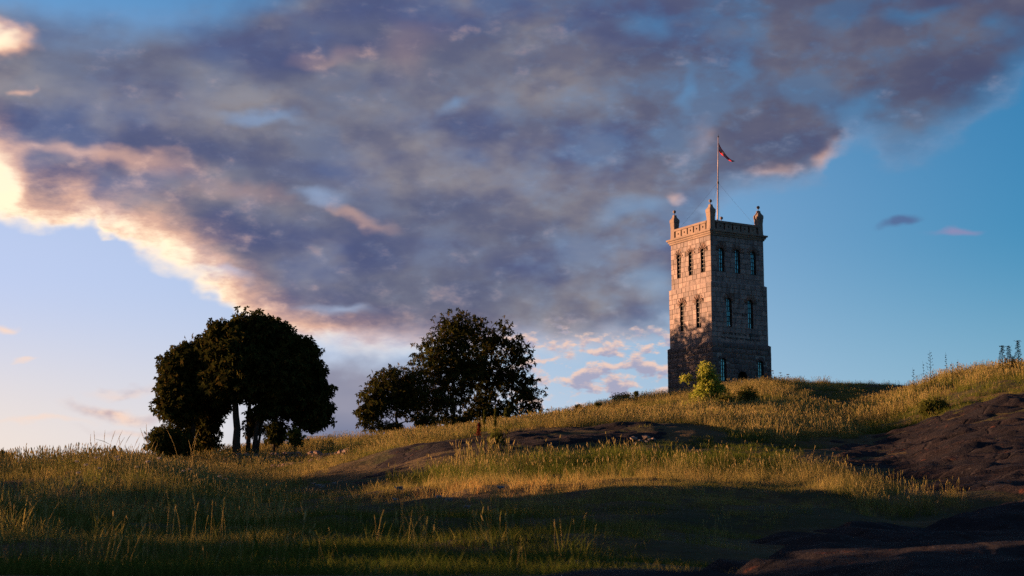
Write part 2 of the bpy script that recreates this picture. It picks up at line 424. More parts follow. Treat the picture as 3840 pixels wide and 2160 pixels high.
def ground_mat():
    m, t, out = new_mat('meadow_soil'); p = geopos(t)
    a = noise(t, p, 0.35, 4, 0.6); b = noise(t, p, 3.0, 5, 0.65)
    col = mixc(t, a.smooth(0.38, 0.62), rgb(0.040, 0.048, 0.014), rgb(0.10, 0.072, 0.028))
    col = mixc(t, b.smooth(0.42, 0.68) * 0.6, col, rgb(0.032, 0.026, 0.014))
    bsdf(t, out, col, 0.95, b, 0.8, 0.15, 0.1)
    return m
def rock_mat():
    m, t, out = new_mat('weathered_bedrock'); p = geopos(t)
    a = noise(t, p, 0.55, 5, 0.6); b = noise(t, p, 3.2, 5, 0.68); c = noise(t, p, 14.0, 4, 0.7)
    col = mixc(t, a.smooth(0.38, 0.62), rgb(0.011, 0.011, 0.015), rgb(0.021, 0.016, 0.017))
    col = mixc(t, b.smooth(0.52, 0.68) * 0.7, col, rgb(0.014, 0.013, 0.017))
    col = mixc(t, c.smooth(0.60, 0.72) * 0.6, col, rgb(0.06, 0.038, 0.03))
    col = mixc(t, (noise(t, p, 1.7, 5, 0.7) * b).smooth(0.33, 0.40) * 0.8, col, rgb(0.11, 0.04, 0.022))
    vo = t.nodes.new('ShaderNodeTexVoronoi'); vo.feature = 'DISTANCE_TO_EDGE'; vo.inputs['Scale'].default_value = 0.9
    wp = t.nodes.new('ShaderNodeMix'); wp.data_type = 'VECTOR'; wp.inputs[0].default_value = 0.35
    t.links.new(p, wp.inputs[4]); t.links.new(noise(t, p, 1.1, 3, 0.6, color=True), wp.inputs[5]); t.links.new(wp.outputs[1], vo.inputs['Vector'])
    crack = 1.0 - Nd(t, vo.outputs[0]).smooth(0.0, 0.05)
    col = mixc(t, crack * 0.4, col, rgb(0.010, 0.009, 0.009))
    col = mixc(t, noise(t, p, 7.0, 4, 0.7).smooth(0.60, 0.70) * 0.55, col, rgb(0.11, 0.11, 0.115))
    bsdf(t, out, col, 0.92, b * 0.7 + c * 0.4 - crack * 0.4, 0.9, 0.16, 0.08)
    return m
M['ground'] = ground_mat(); M['rock'] = rock_mat()

# ------------------------------------------------------------------ terrain
# hillside in image pixels: for a column, the row at each assumed distance (metres)
FPX = 6400.0
def ray(x, y):
    """unit sight line for an image pixel (x, y)"""
    X, Yv = (x - 1920) / FPX, (1080 - y) / FPX
    return np.array([X, math.cos(PITCH) - Yv * math.sin(PITCH), math.sin(PITCH) + Yv * math.cos(PITCH)])
def bearing(x): d = ray(x, 1700); return math.degrees(math.atan2(d[0], d[1]))
def slope(x, y): d = ray(x, y); return d[2] / math.hypot(d[0], d[1])
def place(x, y, r):
    """point at horizontal distance r along the sight line"""
    d = ray(x, y); k = r / math.hypot(d[0], d[1]); return Vector((d[0] * k, d[1] * k, d[2] * k))

RK = [3, 12, 18, 24, 29, 34, 40, 48, 58, 72, 95, 120, 150, 175, 210, 280]
IMAGE_ROWS = [  # image column x, then pixel rows y for the distances above
 (-6500, [2500, 2140, 2040, 1950, 1890, 1850, 1820, 1790, 1790, 1800, 1830, 1870, 1920, 1960, 2010, 2090]),
 (-2600, [2400, 2140, 2045, 1960, 1895, 1845, 1815, 1795, 1795, 1765, 1800, 1850, 1900, 1950, 2000, 2090]),
 (-700,  [2350, 2140, 2055, 1975, 1925, 1890, 1835, 1790, 1785, 1800, 1830, 1850, 1900, 1940, 2000, 2090]),
 (0,     [2300, 2145, 2070, 1995, 1960, 1930, 1862, 1806, 1796, 1812, 1835, 1850, 1900, 1940, 2000, 2090]),
 (300,   [2300, 2150, 2080, 2000, 1970, 1900, 1815, 1768, 1762, 1775, 1790, 1765, 1790, 1850, 1950, 2060]),
 (620,   [2300, 2150, 2080, 2000, 1975, 1905, 1836, 1806, 1800, 1796, 1784, 1738, 1740, 1780, 1860, 1980]),
 (900,   [2300, 2150, 2080, 2000, 1985, 1930, 1886, 1872, 1862, 1836, 1782, 1722, 1704, 1720, 1780, 1900]),
 (1140,  [2300, 2150, 2080, 2000, 1975, 1930, 1892, 1872, 1826, 1786, 1757, 1698, 1675, 1690, 1730, 1850]),
 (1400,  [2300, 2150, 2075, 2000, 1950, 1895, 1862, 1842, 1800, 1708, 1695, 1668, 1655, 1662, 1720, 1800]),
 (1700,  [2300, 2150, 2075, 2000, 1930, 1872, 1836, 1800, 1740, 1652, 1650, 1640, 1634, 1640, 1690, 1780]),
 (2100,  [2300, 2150, 2070, 1990, 1920, 1850, 1820, 1780, 1715, 1612, 1606, 1590, 1575, 1565, 1600, 1700]),
 (2500,  [2300, 2155, 2075, 1995, 1915, 1830, 1802, 1758, 1695, 1612, 1594, 1560, 1520, 1490, 1500, 1600]),
 (2900,  [2300, 2160, 2100, 2030, 1940, 1860, 1800, 1755, 1700, 1640, 1570, 1500, 1450, 1445, 1450, 1530]),
 (3110,  [2300, 2165, 2095, 2015, 1930, 1850, 1792, 1748, 1702, 1646, 1590, 1552, 1492, 1450, 1448, 1540]),
 (3300, [2300, 2165, 2110, 2045, 1978, 1908, 1838, 1775, 1712, 1645, 1570, 1530, 1488, 1452, 1460, 1560]),
 (3600, [2300, 2170, 2115, 2048, 1975, 1897, 1815, 1730, 1645, 1562, 1450, 1418, 1430, 1462, 1500, 1600]),
 (3840, [2300, 2172, 2118, 2050, 1975, 1888, 1800, 1705, 1602, 1505, 1412, 1396, 1420, 1455, 1500, 1600]),
 (4700, [2300, 2175, 2125, 2060, 1985, 1890, 1790, 1680, 1565, 1460, 1390, 1375, 1400, 1450, 1500, 1600]),
]
def pchip(x, y, q):
    x = np.asarray(x, float); y = np.asarray(y, float)
    h = np.diff(x); d = np.diff(y) / h; m = np.zeros_like(y)
    for i in range(1, len(x) - 1):
        if d[i - 1] * d[i] > 0:
            w1, w2 = 2 * h[i] + h[i - 1], h[i] + 2 * h[i - 1]
            m[i] = (w1 + w2) / (w1 / d[i - 1] + w2 / d[i])
    m[0], m[-1] = d[0], d[-1]
    i = np.clip(np.searchsorted(x, q) - 1, 0, len(x) - 2)
    s = (q - x[i]) / h[i]
    return ((2 * s**3 - 3 * s**2 + 1) * y[i] + (s**3 - 2 * s**2 + s) * h[i] * m[i] + (-2 * s**3 + 3 * s**2) * y[i + 1] + (s**3 - s**2) * h[i] * m[i + 1])

AZ = np.concatenate([np.arange(-180, -60, 6.0), np.arange(-60, -22, 1.0), np.arange(-22, 22.01, 0.16), np.arange(23, 60, 1.0), np.arange(60, 180.1, 6.0)])
RR = np.concatenate([[0.6, 1.5, 3, 5, 7, 9], np.arange(10, 80, 0.45), np.arange(80, 130, 0.8), np.arange(130, 215, 1.6), np.geomspace(217, 400, 24), np.geomspace(440, 9000, 14)])
_rng = np.random.default_rng(7)
class VN:
    """value noise on a lattice, smooth, any coordinates"""
    def __init__(s, seed): s.g = np.random.default_rng(seed).random((256, 256)) - 0.5
    def __call__(s, x, y):
        xi, yi = np.floor(x).astype(int), np.floor(y).astype(int); fx, fy = x - xi, y - yi
        fx, fy = fx * fx * (3 - 2 * fx), fy * fy * (3 - 2 * fy); g = s.g
        a, b = g[xi % 256, yi % 256], g[(xi + 1) % 256, yi % 256]; c, d = g[xi % 256, (yi + 1) % 256], g[(xi + 1) % 256, (yi + 1) % 256]
        return (a * (1 - fx) + b * fx) * (1 - fy) + (c * (1 - fx) + d * fx) * fy
_vn = [VN(k) for k in range(8)]
def fbm(x, y, sc, octv=4, k=0, rough=0.5):
    x = np.asarray(x, float); y = np.asarray(y, float); v = 0; a = 1.0
    for o in range(octv): v = v + a * _vn[(k + o) % 8](x * sc + 17.3 * o, y * sc + 5.1 * o); a *= rough; sc *= 2.03
    return v
_cols = np.array([bearing(x) for x, _ in IMAGE_ROWS])
_prof = []
LR = np.log(RR)
for x, ys in IMAGE_ROWS:
    zs = [r * slope(x, y) for r, y in zip(RK, ys)]
    _prof.append(pchip(np.log([0.6] + RK + [600, 9000]), [-1.65] + zs + [-22, -40], LR))
_prof = np.array(_prof)
def _build_table():
    T = np.zeros((len(AZ), len(RR)))
    c = np.concatenate([[-179], _cols, [60, 179]])
    back = _prof[0] * 0.0 + np.interp(LR, np.log([0.6, 20, 60, 200, 600, 9000]), [-1.65, -3, -6, -14, -22, -40])
    P = np.vstack([back, _prof, 0.5 * (_prof[-1] + back), back])
    for j in range(len(RR)): T[:, j] = pchip(c, P[:, j], AZ)
    # soften across bearings
    ok = (AZ > -60) & (AZ < 60); K = np.exp(-0.5 * (np.arange(-9, 10) / 4.0) ** 2); K /= K.sum()
    sub = T[ok]; pad = np.pad(sub, ((9, 9), (0, 0)), mode='edge')
    T[ok] = sum(K[i] * pad[i:i + len(sub)] for i in range(19))
    ax, rx = np.meshgrid(np.radians(AZ), RR, indexing='ij'); px, py = rx * np.sin(ax), rx * np.cos(ax)
    w = np.clip((rx - 8) / 10, 0, 1) * np.clip((420 - rx) / 120, 0, 1)
    T += w * (fbm(px, py, 0.16, 3, 1) * 0.22 + fbm(px, py, 0.7, 3, 4) * 0.10) * np.clip(rx / 45, 0.5, 1.6)
    T += w * np.clip((44 - rx) / 8, 0, 1) * np.clip((rx - 11) / 4, 0, 1) * fbm(px, py, 0.42, 2, 3) * 0.26
    return T
TAB = _build_table()
def height(x, y):
    x = np.atleast_1d(np.asarray(x, float)); y = np.atleast_1d(np.asarray(y, float))
    a = np.degrees(np.arctan2(x, y)); r = np.clip(np.hypot(x, y), RR[0], RR[-1] * 0.999)
    i = np.clip(np.searchsorted(AZ, a) - 1, 0, len(AZ) - 2); j = np.clip(np.searchsorted(RR, r) - 1, 0, len(RR) - 2)
    u = (a - AZ[i]) / (AZ[i + 1] - AZ[i]); v = (r - RR[j]) / (RR[j + 1] - RR[j])
    return (TAB[i, j] * (1 - u) + TAB[i + 1, j] * u) * (1 - v) + (TAB[i, j + 1] * (1 - u) + TAB[i + 1, j + 1] * u) * v
def hz(x, y): return float(height(x, y)[0])
def at(x, r):
    """ground point on a bearing (image column x) at distance r"""
    a = R(bearing(x)); px, py = r * math.sin(a), r * math.cos(a)
    return Vector((px, py, hz(px, py)))
def at_y(x, y, r0=20, r1=200):
    """where the sight line of image pixel (x, y) first meets the ground beyond r0"""
    a = R(bearing(x)); s = slope(x, y)
    for r in np.arange(r0, r1, 0.25):
        px, py = r * math.sin(a), r * math.cos(a)
        if hz(px, py) >= r * s: return Vector((px, py, hz(px, py)))
    return None

def polar_mesh(name, az, rr, Z):
    ax, rx = np.meshgrid(np.radians(az), rr, indexing='ij')
    V = np.stack([rx * np.sin(ax), rx * np.cos(ax), Z], -1).reshape(-1, 3)
    n, m = len(az), len(rr); I = np.arange(n * m).reshape(n, m)
    F = np.stack([I[:-1, :-1], I[:-1, 1:], I[1:, 1:], I[1:, :-1]], -1).reshape(-1, 4)[:, ::-1]
    return mesh_np(name, V, F)

def in_poly(x, y, poly):
    x = np.asarray(x); y = np.asarray(y); c = np.zeros(x.shape, bool)
    for i in range(len(poly)):
        (x1, y1), (x2, y2) = poly[i], poly[i - 1]
        if y1 == y2: continue
        hit = ((y1 > y) != (y2 > y)) & (x < (x2 - x1) * (y - y1) / (y2 - y1) + x1)
        c ^= hit
    return c
def poly_dist(x, y, poly):
    """signed distance, positive inside"""
    x = np.asarray(x, float); y = np.asarray(y, float); d = np.full(x.shape, 1e9)
    for i in range(len(poly)):
        (x1, y1), (x2, y2) = poly[i], poly[i - 1]; dx, dy = x2 - x1, y2 - y1
        t_ = np.clip(((x - x1) * dx + (y - y1) * dy) / (dx * dx + dy * dy), 0, 1)
        d = np.minimum(d, np.hypot(x - x1 - t_ * dx, y - y1 - t_ * dy))
    return np.where(in_poly(x, y, poly), d, -d)
def poly_xy(pts): return [(r * math.sin(R(bearing(x))), r * math.cos(R(bearing(x)))) for x, r in pts]
SLAB = poly_xy([(1165, 57), (1300, 52), (1600, 56), (1900, 60), (2200, 62), (2500, 64), (2720, 69), (2640, 75), (2300, 76), (1900, 75.5), (1600, 74), (1330, 69)])
BED = poly_xy([(2975, 63), (3080, 71), (3400, 76), (3840, 79), (4700, 82), (4900, 4), (1700, 4), (2150, 10), (2420, 15), (2600, 21), (2900, 28), (3200, 31), (3500, 33), (3440, 37), (3300, 42), (3160, 49), (3020, 59)])
LEDGE = poly_xy([(1010, 96), (1160, 93), (1330, 95), (1330, 101), (1160, 100), (1010, 101)])
def rockness(x, y):
    x = np.asarray(x, float); y = np.asarray(y, float)
    w = fbm(x, y, 0.45, 3, 2) * 2.2
    return np.maximum(poly_dist(x, y, SLAB) + w * 0.35, poly_dist(x, y, BED) + w)

tag(link_mesh('ground', polar_mesh('ground', AZ, RR, TAB), None, [M['ground']], True), 'grassy hillside rising to the tower', kind='structure')

def rock_sheet(name, poly, az, rr, lift, rough, label, ramp=1.4, fine=.5):
    ax, rx = np.meshgrid(np.radians(az), rr, indexing='ij'); px, py = rx * np.sin(ax), rx * np.cos(ax)
    d = poly_dist(px, py, poly) + fbm(px, py, 0.45, 3, 2) * (2.2 if poly is BED else 0.8)
    z = height(px.ravel(), py.ravel()).reshape(px.shape)
    n = fbm(px, py, 0.35, 5, 3, 0.55); rid = np.abs(fbm(px * 0.6 + py * 0.35, py * 1.7, 0.55, 4, 5, 0.55))
    z = z - 0.5 + np.clip(d / ramp, 0, 1) ** 0.6 * (0.5 + lift) + np.clip(d, 0, 1) * (n * rough - rid * rough * 0.7 + (np.abs(fbm(px + .4 * py, py * 1.5, .8, 3, 1, .6)) - .2) * rough * fine) * np.clip(rx / 55, .12, 1)
    V = np.stack([px, py, z], -1).reshape(-1, 3); n_, m_ = len(az), len(rr); I = np.arange(n_ * m_).reshape(n_, m_)
    F = np.stack([I[:-1, :-1], I[:-1, 1:], I[1:, 1:], I[1:, :-1]], -1).reshape(-1, 4)[:, ::-1]
    keep = (d.ravel()[F] > -0.6).any(1)
    F = F[keep]; used = np.unique(F); mp = np.full(len(V), -1); mp[used] = np.arange(len(used))
    o = link_mesh(name, mesh_np(name, V[used], mp[F]), None, [M['rock']], True)
    return tag(o, label, kind='structure')
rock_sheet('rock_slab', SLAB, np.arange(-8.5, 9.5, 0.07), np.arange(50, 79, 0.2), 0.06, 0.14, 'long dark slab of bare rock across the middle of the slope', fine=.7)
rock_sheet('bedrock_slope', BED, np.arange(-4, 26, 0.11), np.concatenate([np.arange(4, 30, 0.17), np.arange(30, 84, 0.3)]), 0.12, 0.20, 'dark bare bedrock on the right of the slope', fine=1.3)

# ------------------------------------------------------------------ the stone tower
TX, TY, TZ, TYAW = 21.26, 173.99, 17.0, R(30.78)
tower = empty('stone_tower', (TX, TY, TZ), TYAW)
tag(tower, 'square granite lookout tower with corner pinnacles on top of the grassy hill', 'tower')
rs = random.Random(11)
SB, SM_, ST = 7.545, 7.17, 6.80                        # sides of the three stages
ZB, ZM, ZT = 23.13 - TZ, 29.29 - TZ, 34.10 - TZ        # their tops
WIN = 0.62
def side(k, s):
    h = s / 2
    return [((-h, -h), (1, 0), (0, -1)), ((h, -h), (0, 1), (1, 0)), ((h, h), (-1, 0), (0, 1)), ((-h, h), (0, -1), (-1, 0))][k]
def fp(k, s, u, z, d):
    (ox, oy), (ux, uy), (nx, ny) = side(k, s)
    return Vector((ox + ux * u + nx * d, oy + uy * u + ny * d, z))
# openings per stage and side: (centre, width, sill, top); side 0 holds the door, side 3 looks to the sunset
z_ = lambda v: v - TZ
OPEN = {}
for k in range(4):
    OPEN['upper', k] = [(u, WIN, z_(30.49), z_(32.92)) for u in (1.36, 3.40, 5.44)]
    OPEN['middle', k] = [(u, WIN, z_(24.85), z_(27.78)) for u in (2.22, 4.95)]
    OPEN['lower', k] = []
OPEN['lower', 0] = [(1.42, 0.66, z_(19.30), z_(21.58)), (6.16, 0.66, z_(19.30), z_(21.58)), (3.79, 1.25, z_(17.6), z_(20.36))]
STAGES = [('lower', SB, z_(16.4), ZB, M['rough_granite']), ('middle', SM_, ZB + 0.10, ZM, M['granite']), ('upper', ST, ZM + 0.10, ZT, M['granite'])]

def arch_pts(uc, w, zt, n=10, r=None):
    r = w / 2 if r is None else r; zc = zt - w / 2
    return [(uc + r * math.cos(math.pi * i / n), zc + r * math.sin(math.pi * i / n)) for i in range(n + 1)]

def wall_sheet(mb, k, s, z0, z1, d, ops):
    ops = sorted(ops); cur = 0.0
    def quad(a, b, c, e): mb.add([fp(k, s, a, c, d), fp(k, s, b, c, d), fp(k, s, b, e, d), fp(k, s, a, e, d)], [(0, 1, 2, 3)])
    for uc, w, zs, zt in ops:
        quad(cur, uc - w / 2, z0, z1)
        if zs > z0: quad(uc - w / 2, uc + w / 2, z0, zs)
        pts = arch_pts(uc, w, zt)
        for (ua, za), (ub, zb) in zip(pts[:-1], pts[1:]):
            mb.add([fp(k, s, ub, zb, d), fp(k, s, ua, za, d), fp(k, s, ua, z1, d), fp(k, s, ub, z1, d)], [(0, 1, 2, 3)])
        cur = uc + w / 2
    quad(cur, s, z0, z1)

def stone_mesh(k, s, u0, u1, z0, z1, rough):
    g = 0.024 if rough else 0.017
    u0 += g; u1 -= g; z0 += g; z1 -= g
    a = 0.02
    B = [(u0, z0), (u1, z0), (u1, z1), (u0, z1)]
    vs = [fp(k, s, u, z, -0.10) for u, z in B]
    fs = []
    if not rough:
        pr = 0.004 + rs.random() * 0.012
        vs += [fp(k, s, u, z, pr - 0.012) for u, z in B]
        vs += [fp(k, s, u0 + a, z0 + a, pr), fp(k, s, u1 - a, z0 + a, pr), fp(k, s, u1 - a, z1 - a, pr), fp(k, s, u0 + a, z1 - a, pr)]
        fs = [(i, (i + 1) % 4, 4 + (i + 1) % 4, 4 + i) for i in range(4)] + [(4 + i, 4 + (i + 1) % 4, 8 + (i + 1) % 4, 8 + i) for i in range(4)] + [(8, 9, 10, 11)]
    else:
        vs += [fp(k, s, u, z, 0.0) for u, z in B]
        nx, nz = 3, 2; b = len(vs); e = 0.05
        for j in range(nz + 1):
            for i in range(nx + 1):
                inner = 0 < i < nx and 0 < j < nz
                u = u0 + e + (u1 - u0 - 2 * e) * i / nx; z = z0 + e + (z1 - z0 - 2 * e) * j / nz
                if inner: u += rs.uniform(-.06, .06); z += rs.uniform(-.05, .05)
                d = rs.uniform(0.02, 0.06) + (rs.uniform(0.03, 0.09) if inner else 0)
                vs.append(fp(k, s, u, z, d))
        G = lambda i, j: b + j * (nx + 1) + i
        fs = [(i, (i + 1) % 4, 4 + (i + 1) % 4, 4 + i) for i in range(4)]
        fs += [(G(i, j), G(i + 1, j), G(i + 1, j + 1), G(i, j + 1)) for i in range(nx) for j in range(nz)]
        fs += [tuple([4, 5] + [G(i, 0) for i in range(nx, -1, -1)]), tuple([6, 7] + [G(i, nz) for i in range(nx + 1)]),
               tuple([5, 6] + [G(nx, j) for j in range(nz, -1, -1)]), tuple([7, 4] + [G(0, j) for j in range(nz + 1)])]
    return vs, fs

allst = []
stage_obj = {}
for name, s, z0, z1, mat in STAGES:
    mb = MB()
    for k in range(4):
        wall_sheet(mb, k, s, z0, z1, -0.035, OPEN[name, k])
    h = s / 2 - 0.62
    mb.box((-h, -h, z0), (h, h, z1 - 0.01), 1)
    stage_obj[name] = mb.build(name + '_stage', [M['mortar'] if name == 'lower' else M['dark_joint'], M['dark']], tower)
    n = max(1, round((z1 - z0) / (0.535 if name == 'lower' else 0.505)))
    hgt = (z1 - z0) / n
    for k in range(4):
        for c in range(n):
            za, zb = z0 + c * hgt, z0 + (c + 1) * hgt
            u = 0.0; row = []
            first = rs.uniform(0.35, 0.95)
            while u < s - 0.01:
                w = first if u == 0 else rs.uniform(0.52, 1.02)
                if s - (u + w) < 0.38: w = s - u
                row.append((u, u + w)); u += w
            for (ua, ub) in row:
                pieces = [(ua, ub, za, zb)]
                for uc, ww, zs, zt in OPEN[name, k]:
                    nx = []
                    l, r_ = uc - ww / 2 - 0.01, uc + ww / 2 + 0.01
                    for (a, b, e, f) in pieces:
                        if b <= l or a >= r_ or f <= zs + .02 or e >= zt - .04: nx.append((a, b, e, f)); continue
                        if a < l: nx.append((a, l, e, f))
                        if b > r_: nx.append((r_, b, e, f))
                        if e < zs - 0.06: nx.append((max(a, l), min(b, r_), e, zs))
                        if f > zt + 0.06 and e < zt: nx.append((max(a, l), min(b, r_), zt, f))
                    pieces = nx
                for (a, b, e, f) in pieces:
                    if b - a < 0.10 or f - e < 0.08: continue
                    skip = False
                    for uc, ww, zs, zt in OPEN[name, k]:
                        zc = zt - ww / 2; R_ = ww / 2 + 0.46
                        if (e + f) / 2 > zc and math.hypot((a + b) / 2 - uc, (e + f) / 2 - zc) < R_ * 0.93: skip = True
                    if skip: continue
                    vis = (b - a) * (f - e) * {0: 0.79, 3: 0.60}.get(k, 0.0)
                    allst.append((vis, name, k, s, a, b, e, f, mat))
allst.sort(key=lambda q: -q[0])
rest = {n: MB() for n in stage_obj}
for i, (vis, name, k, s, a, b, e, f, mat) in enumerate(allst):
    vs, fs = stone_mesh(k, s, a, b, e, f, name == 'lower')
    if vis > 0 and i < 300:
        link_mesh('stone', mesh_of('stone', vs, fs), stage_obj[name], [mat])
    else:
        rest[name].add(vs, fs)
for n, mb in rest.items():
    o = mb.build('stone_courses', [M['rough_granite'] if n == 'lower' else M['granite']], stage_obj[n]); o['kind'] = 'stuff'

# sloped set-backs between the stages
for z0, a, b in ((ZB, SB, SM_), (ZM, SM_, ST)):
    mb = MB(); h, g = a / 2 + 0.012, b / 2 - 0.03
    ring = lambda q, z: [(-q, -q, z), (q, -q, z), (q, q, z), (-q, q, z)]
    mb.add(ring(h, z0 - 0.03) + ring(h, z0) + ring(g, z0 + 0.14), [(i, (i + 1) % 4, 4 + (i + 1) % 4, 4 + i) for i in range(4)] + [(4 + i, 4 + (i + 1) % 4, 8 + (i + 1) % 4, 8 + i) for i in range(4)])
    mb.build('set_back', M['granite'] if a < 7.4 else M['rough_granite'], tower)

# windows: stone reveal > panes, grille bars, voussoirs
def voussoirs(parent, k, s, uc, w, zt, n, lng, mat, d0=0.03):
    zc = zt - w / 2; r0, r1 = w / 2 + 0.005, w / 2 + lng
    for i in range(n):
        t0 = math.pi * (i / n) + 0.035; t1 = math.pi * ((i + 1) / n) - 0.035
        L = r1 * rs.uniform(0.80, 1.10)
        P = lambda r, t: (uc + r * math.cos(t), zc + r * math.sin(t))
        tm = (t0 + t1) / 2; rm = (r0 + L) / 2
        base = [P(r0, t0), P(L, t0), P(L, t1), P(r0, t1)]
        mid = [P(r0 + .05, tm - .06), P(L - .07, tm - (tm - t0) * .55), P(L - .07, tm + (t1 - tm) * .55), P(r0 + .05, tm + .06)]
        vs = [fp(k, s, u, z, -0.08) for u, z in base] + [fp(k, s, u, z, d0 - 0.012) for u, z in base] + [fp(k, s, u, z, d0 + rs.uniform(0.015, 0.07)) for u, z in mid]
        fs = [(j, (j + 1) % 4, 4 + (j + 1) % 4, 4 + j) for j in range(4)] + [(4 + j, 4 + (j + 1) % 4, 8 + (j + 1) % 4, 8 + j) for j in range(4)] + [(8, 9, 10, 11)]
        link_mesh('voussoir', mesh_of('voussoir', vs, fs), parent, [mat])

def reveal(mb, k, s, uc, w, zs, zt, d0, d1):
    prof = [(uc + w / 2, zs)] + arch_pts(uc, w, zt) + [(uc - w / 2, zs)]
    for (ua, za), (ub, zb) in zip(prof[:-1], prof[1:]):
        mb.add([fp(k, s, ua, za, d0), fp(k, s, ub, zb, d0), fp(k, s, ub, zb, d1), fp(k, s, ua, za, d1)], [(0, 1, 2, 3)])
    mb.add([fp(k, s, uc - w / 2, zs, d0 + 0.03), fp(k, s, uc + w / 2, zs, d0 + 0.03), fp(k, s, uc + w / 2, zs + .03, d1), fp(k, s, uc - w / 2, zs + .03, d1)], [(0, 1, 2, 3)])

def window(k, s, uc, w, zs, zt, rough):
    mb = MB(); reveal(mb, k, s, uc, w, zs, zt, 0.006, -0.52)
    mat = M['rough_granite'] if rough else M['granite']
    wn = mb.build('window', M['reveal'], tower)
    rows = 5; zc = zt - w / 2; z0 = zs + 0.03; dg = -0.21; hh = (zc - z0) / rows
    for i in range(rows):
        for a, b in ((uc - w / 2 + .012, uc - .012), (uc + .012, uc + w / 2 - .012)):
            e, f = z0 + i * hh + .012, z0 + (i + 1) * hh - .012
            j = rs.uniform(-.008, .008)
            link_mesh('pane', mesh_of('pane', [fp(k, s, a, e, dg + j), fp(k, s, b, e, dg - j), fp(k, s, b, f, dg - j), fp(k, s, a, f, dg + j),
                      fp(k, s, a, e, dg + j - .012), fp(k, s, b, e, dg - j - .012), fp(k, s, b, f, dg - j - .012), fp(k, s, a, f, dg + j - .012)],
                      [(0, 1, 2, 3), (7, 6, 5, 4), (0, 4, 5, 1), (2, 6, 7, 3)]), wn, [M['glass']])
    for sg in (-1, 1):
        pts = [(uc + sg * .012, zc + .012)] + [(uc + sg * max(.012, (w / 2 - .012) * math.cos(q)), zc + (w / 2 - .012) * max(math.sin(q), .04)) for q in np.linspace(0, math.pi / 2, 6)]
        if sg < 0: pts = pts[::-1]
        vs = [fp(k, s, u, z, dg) for u, z in pts] + [fp(k, s, u, z, dg - .012) for u, z in pts]; n = len(pts)
        link_mesh('pane', mesh_of('pane', vs, [tuple(range(n)), tuple(range(2 * n - 1, n - 1, -1))]), wn, [M['glass']])
    mb = MB()
    def bar(a, b, e, f, d, t):
        vs = [fp(k, s, u, z, q) for q in (d, d + t) for u, z in ((a, e), (b, e), (b, f), (a, f))]
        mb.add(vs, [(3, 2, 1, 0), (4, 5, 6, 7), (0, 1, 5, 4), (1, 2, 6, 5), (2, 3, 7, 6), (3, 0, 4, 7)])
    bar(uc - .022, uc + .022, zs + .04, zt - .01, dg + .02, .05)
    for i in range(1, rows + 1):
        z = z0 + i * hh
        bar(uc - w / 2 + .003, uc + w / 2 - .003, z - .017, z + .017, dg + .09, .035)
    mb.build('grille', M['iron'], wn)
    voussoirs(wn, k, s, uc, w, zt, 7, 0.56 if not rough else 0.42, M['carved'] if not rough else mat, 0.012)
    return wn
for name, s, z0, z1, mat in STAGES:
    for k in (0, 3):
        for (uc, w, zs, zt) in OPEN[name, k]:
            if w > 1: continue
            window(k, s, uc, w, zs, zt, name == 'lower')
# openings on the two sides turned away
for name, s, z0, z1, mat in STAGES:
    for k in (1, 2):
        for (uc, w, zs, zt) in OPEN[name, k]:
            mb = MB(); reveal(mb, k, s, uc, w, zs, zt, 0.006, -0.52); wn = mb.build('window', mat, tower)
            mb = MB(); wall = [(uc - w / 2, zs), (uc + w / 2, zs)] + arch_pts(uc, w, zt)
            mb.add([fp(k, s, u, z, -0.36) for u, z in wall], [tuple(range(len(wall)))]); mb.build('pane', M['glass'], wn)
# door
uc, w, zs, zt = OPEN['lower', 0][2]
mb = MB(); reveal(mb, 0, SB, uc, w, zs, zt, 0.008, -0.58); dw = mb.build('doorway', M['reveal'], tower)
voussoirs(dw, 0, SB, uc, w, zt, 7, 0.62, M['rough_granite'])
mb = MB(); lw = w / 2 - .03
for i in range(6):
    a = uc - lw + i * (2 * lw / 6) + .006; b = uc - lw + (i + 1) * (2 * lw / 6) - .006
    dd = 0.0 if i % 2 else .006
    mb.add([fp(0, SB, u, z, q) for q in (-.50 + dd, -.46 + dd) for u, z in ((a, zs), (b, zs), (b, zt - w * .62), (a, zt - w * .62))],
           [(3, 2, 1, 0), (4, 5, 6, 7), (0, 1, 5, 4), (1, 2, 6, 5), (2, 3, 7, 6), (3, 0, 4, 7)])
dr = mb.build('door', M['door'], dw)

# inscriptions cut in the middle stage
def text(name, body, u, z, size, label=None):
    c = bpy.data.curves.new(name, 'FONT'); c.body = body; c.size = size; c.align_x = 'CENTER'; c.align_y = 'CENTER'; c.extrude = 0.006; c.offset = 0.006
    c.space_character = 1.15
    o = bpy.data.objects.new(name, c); COL.objects.link(o); o.parent = tower
    p = fp(0, SM_, u, z, 0.020); o.location = p; o.rotation_euler = (R(90), 0, 0)
    c.materials.append(M['cut'])
    me = bpy.data.meshes.new_from_object(o.evaluated_get(bpy.context.evaluated_depsgraph_get()))
    q = bpy.data.objects.new(name, me); COL.objects.link(q); q.parent = tower; q.location = p; q.rotation_euler = (R(90), 0, 0)
    bpy.data.objects.remove(o); q.name = name; return q
text('date_inscription', '871-1871', 3.60, z_(26.17), 0.42)
text('verse_inscription', 'MAA  VIRE  SE  OG  PAA        STAAR', 3.60, z_(24.12), 0.25)
text('verse_inscription', 'PAA  NORGE  ET  NYT  FREDENS  SAA', 3.60, z_(23.66), 0.25)

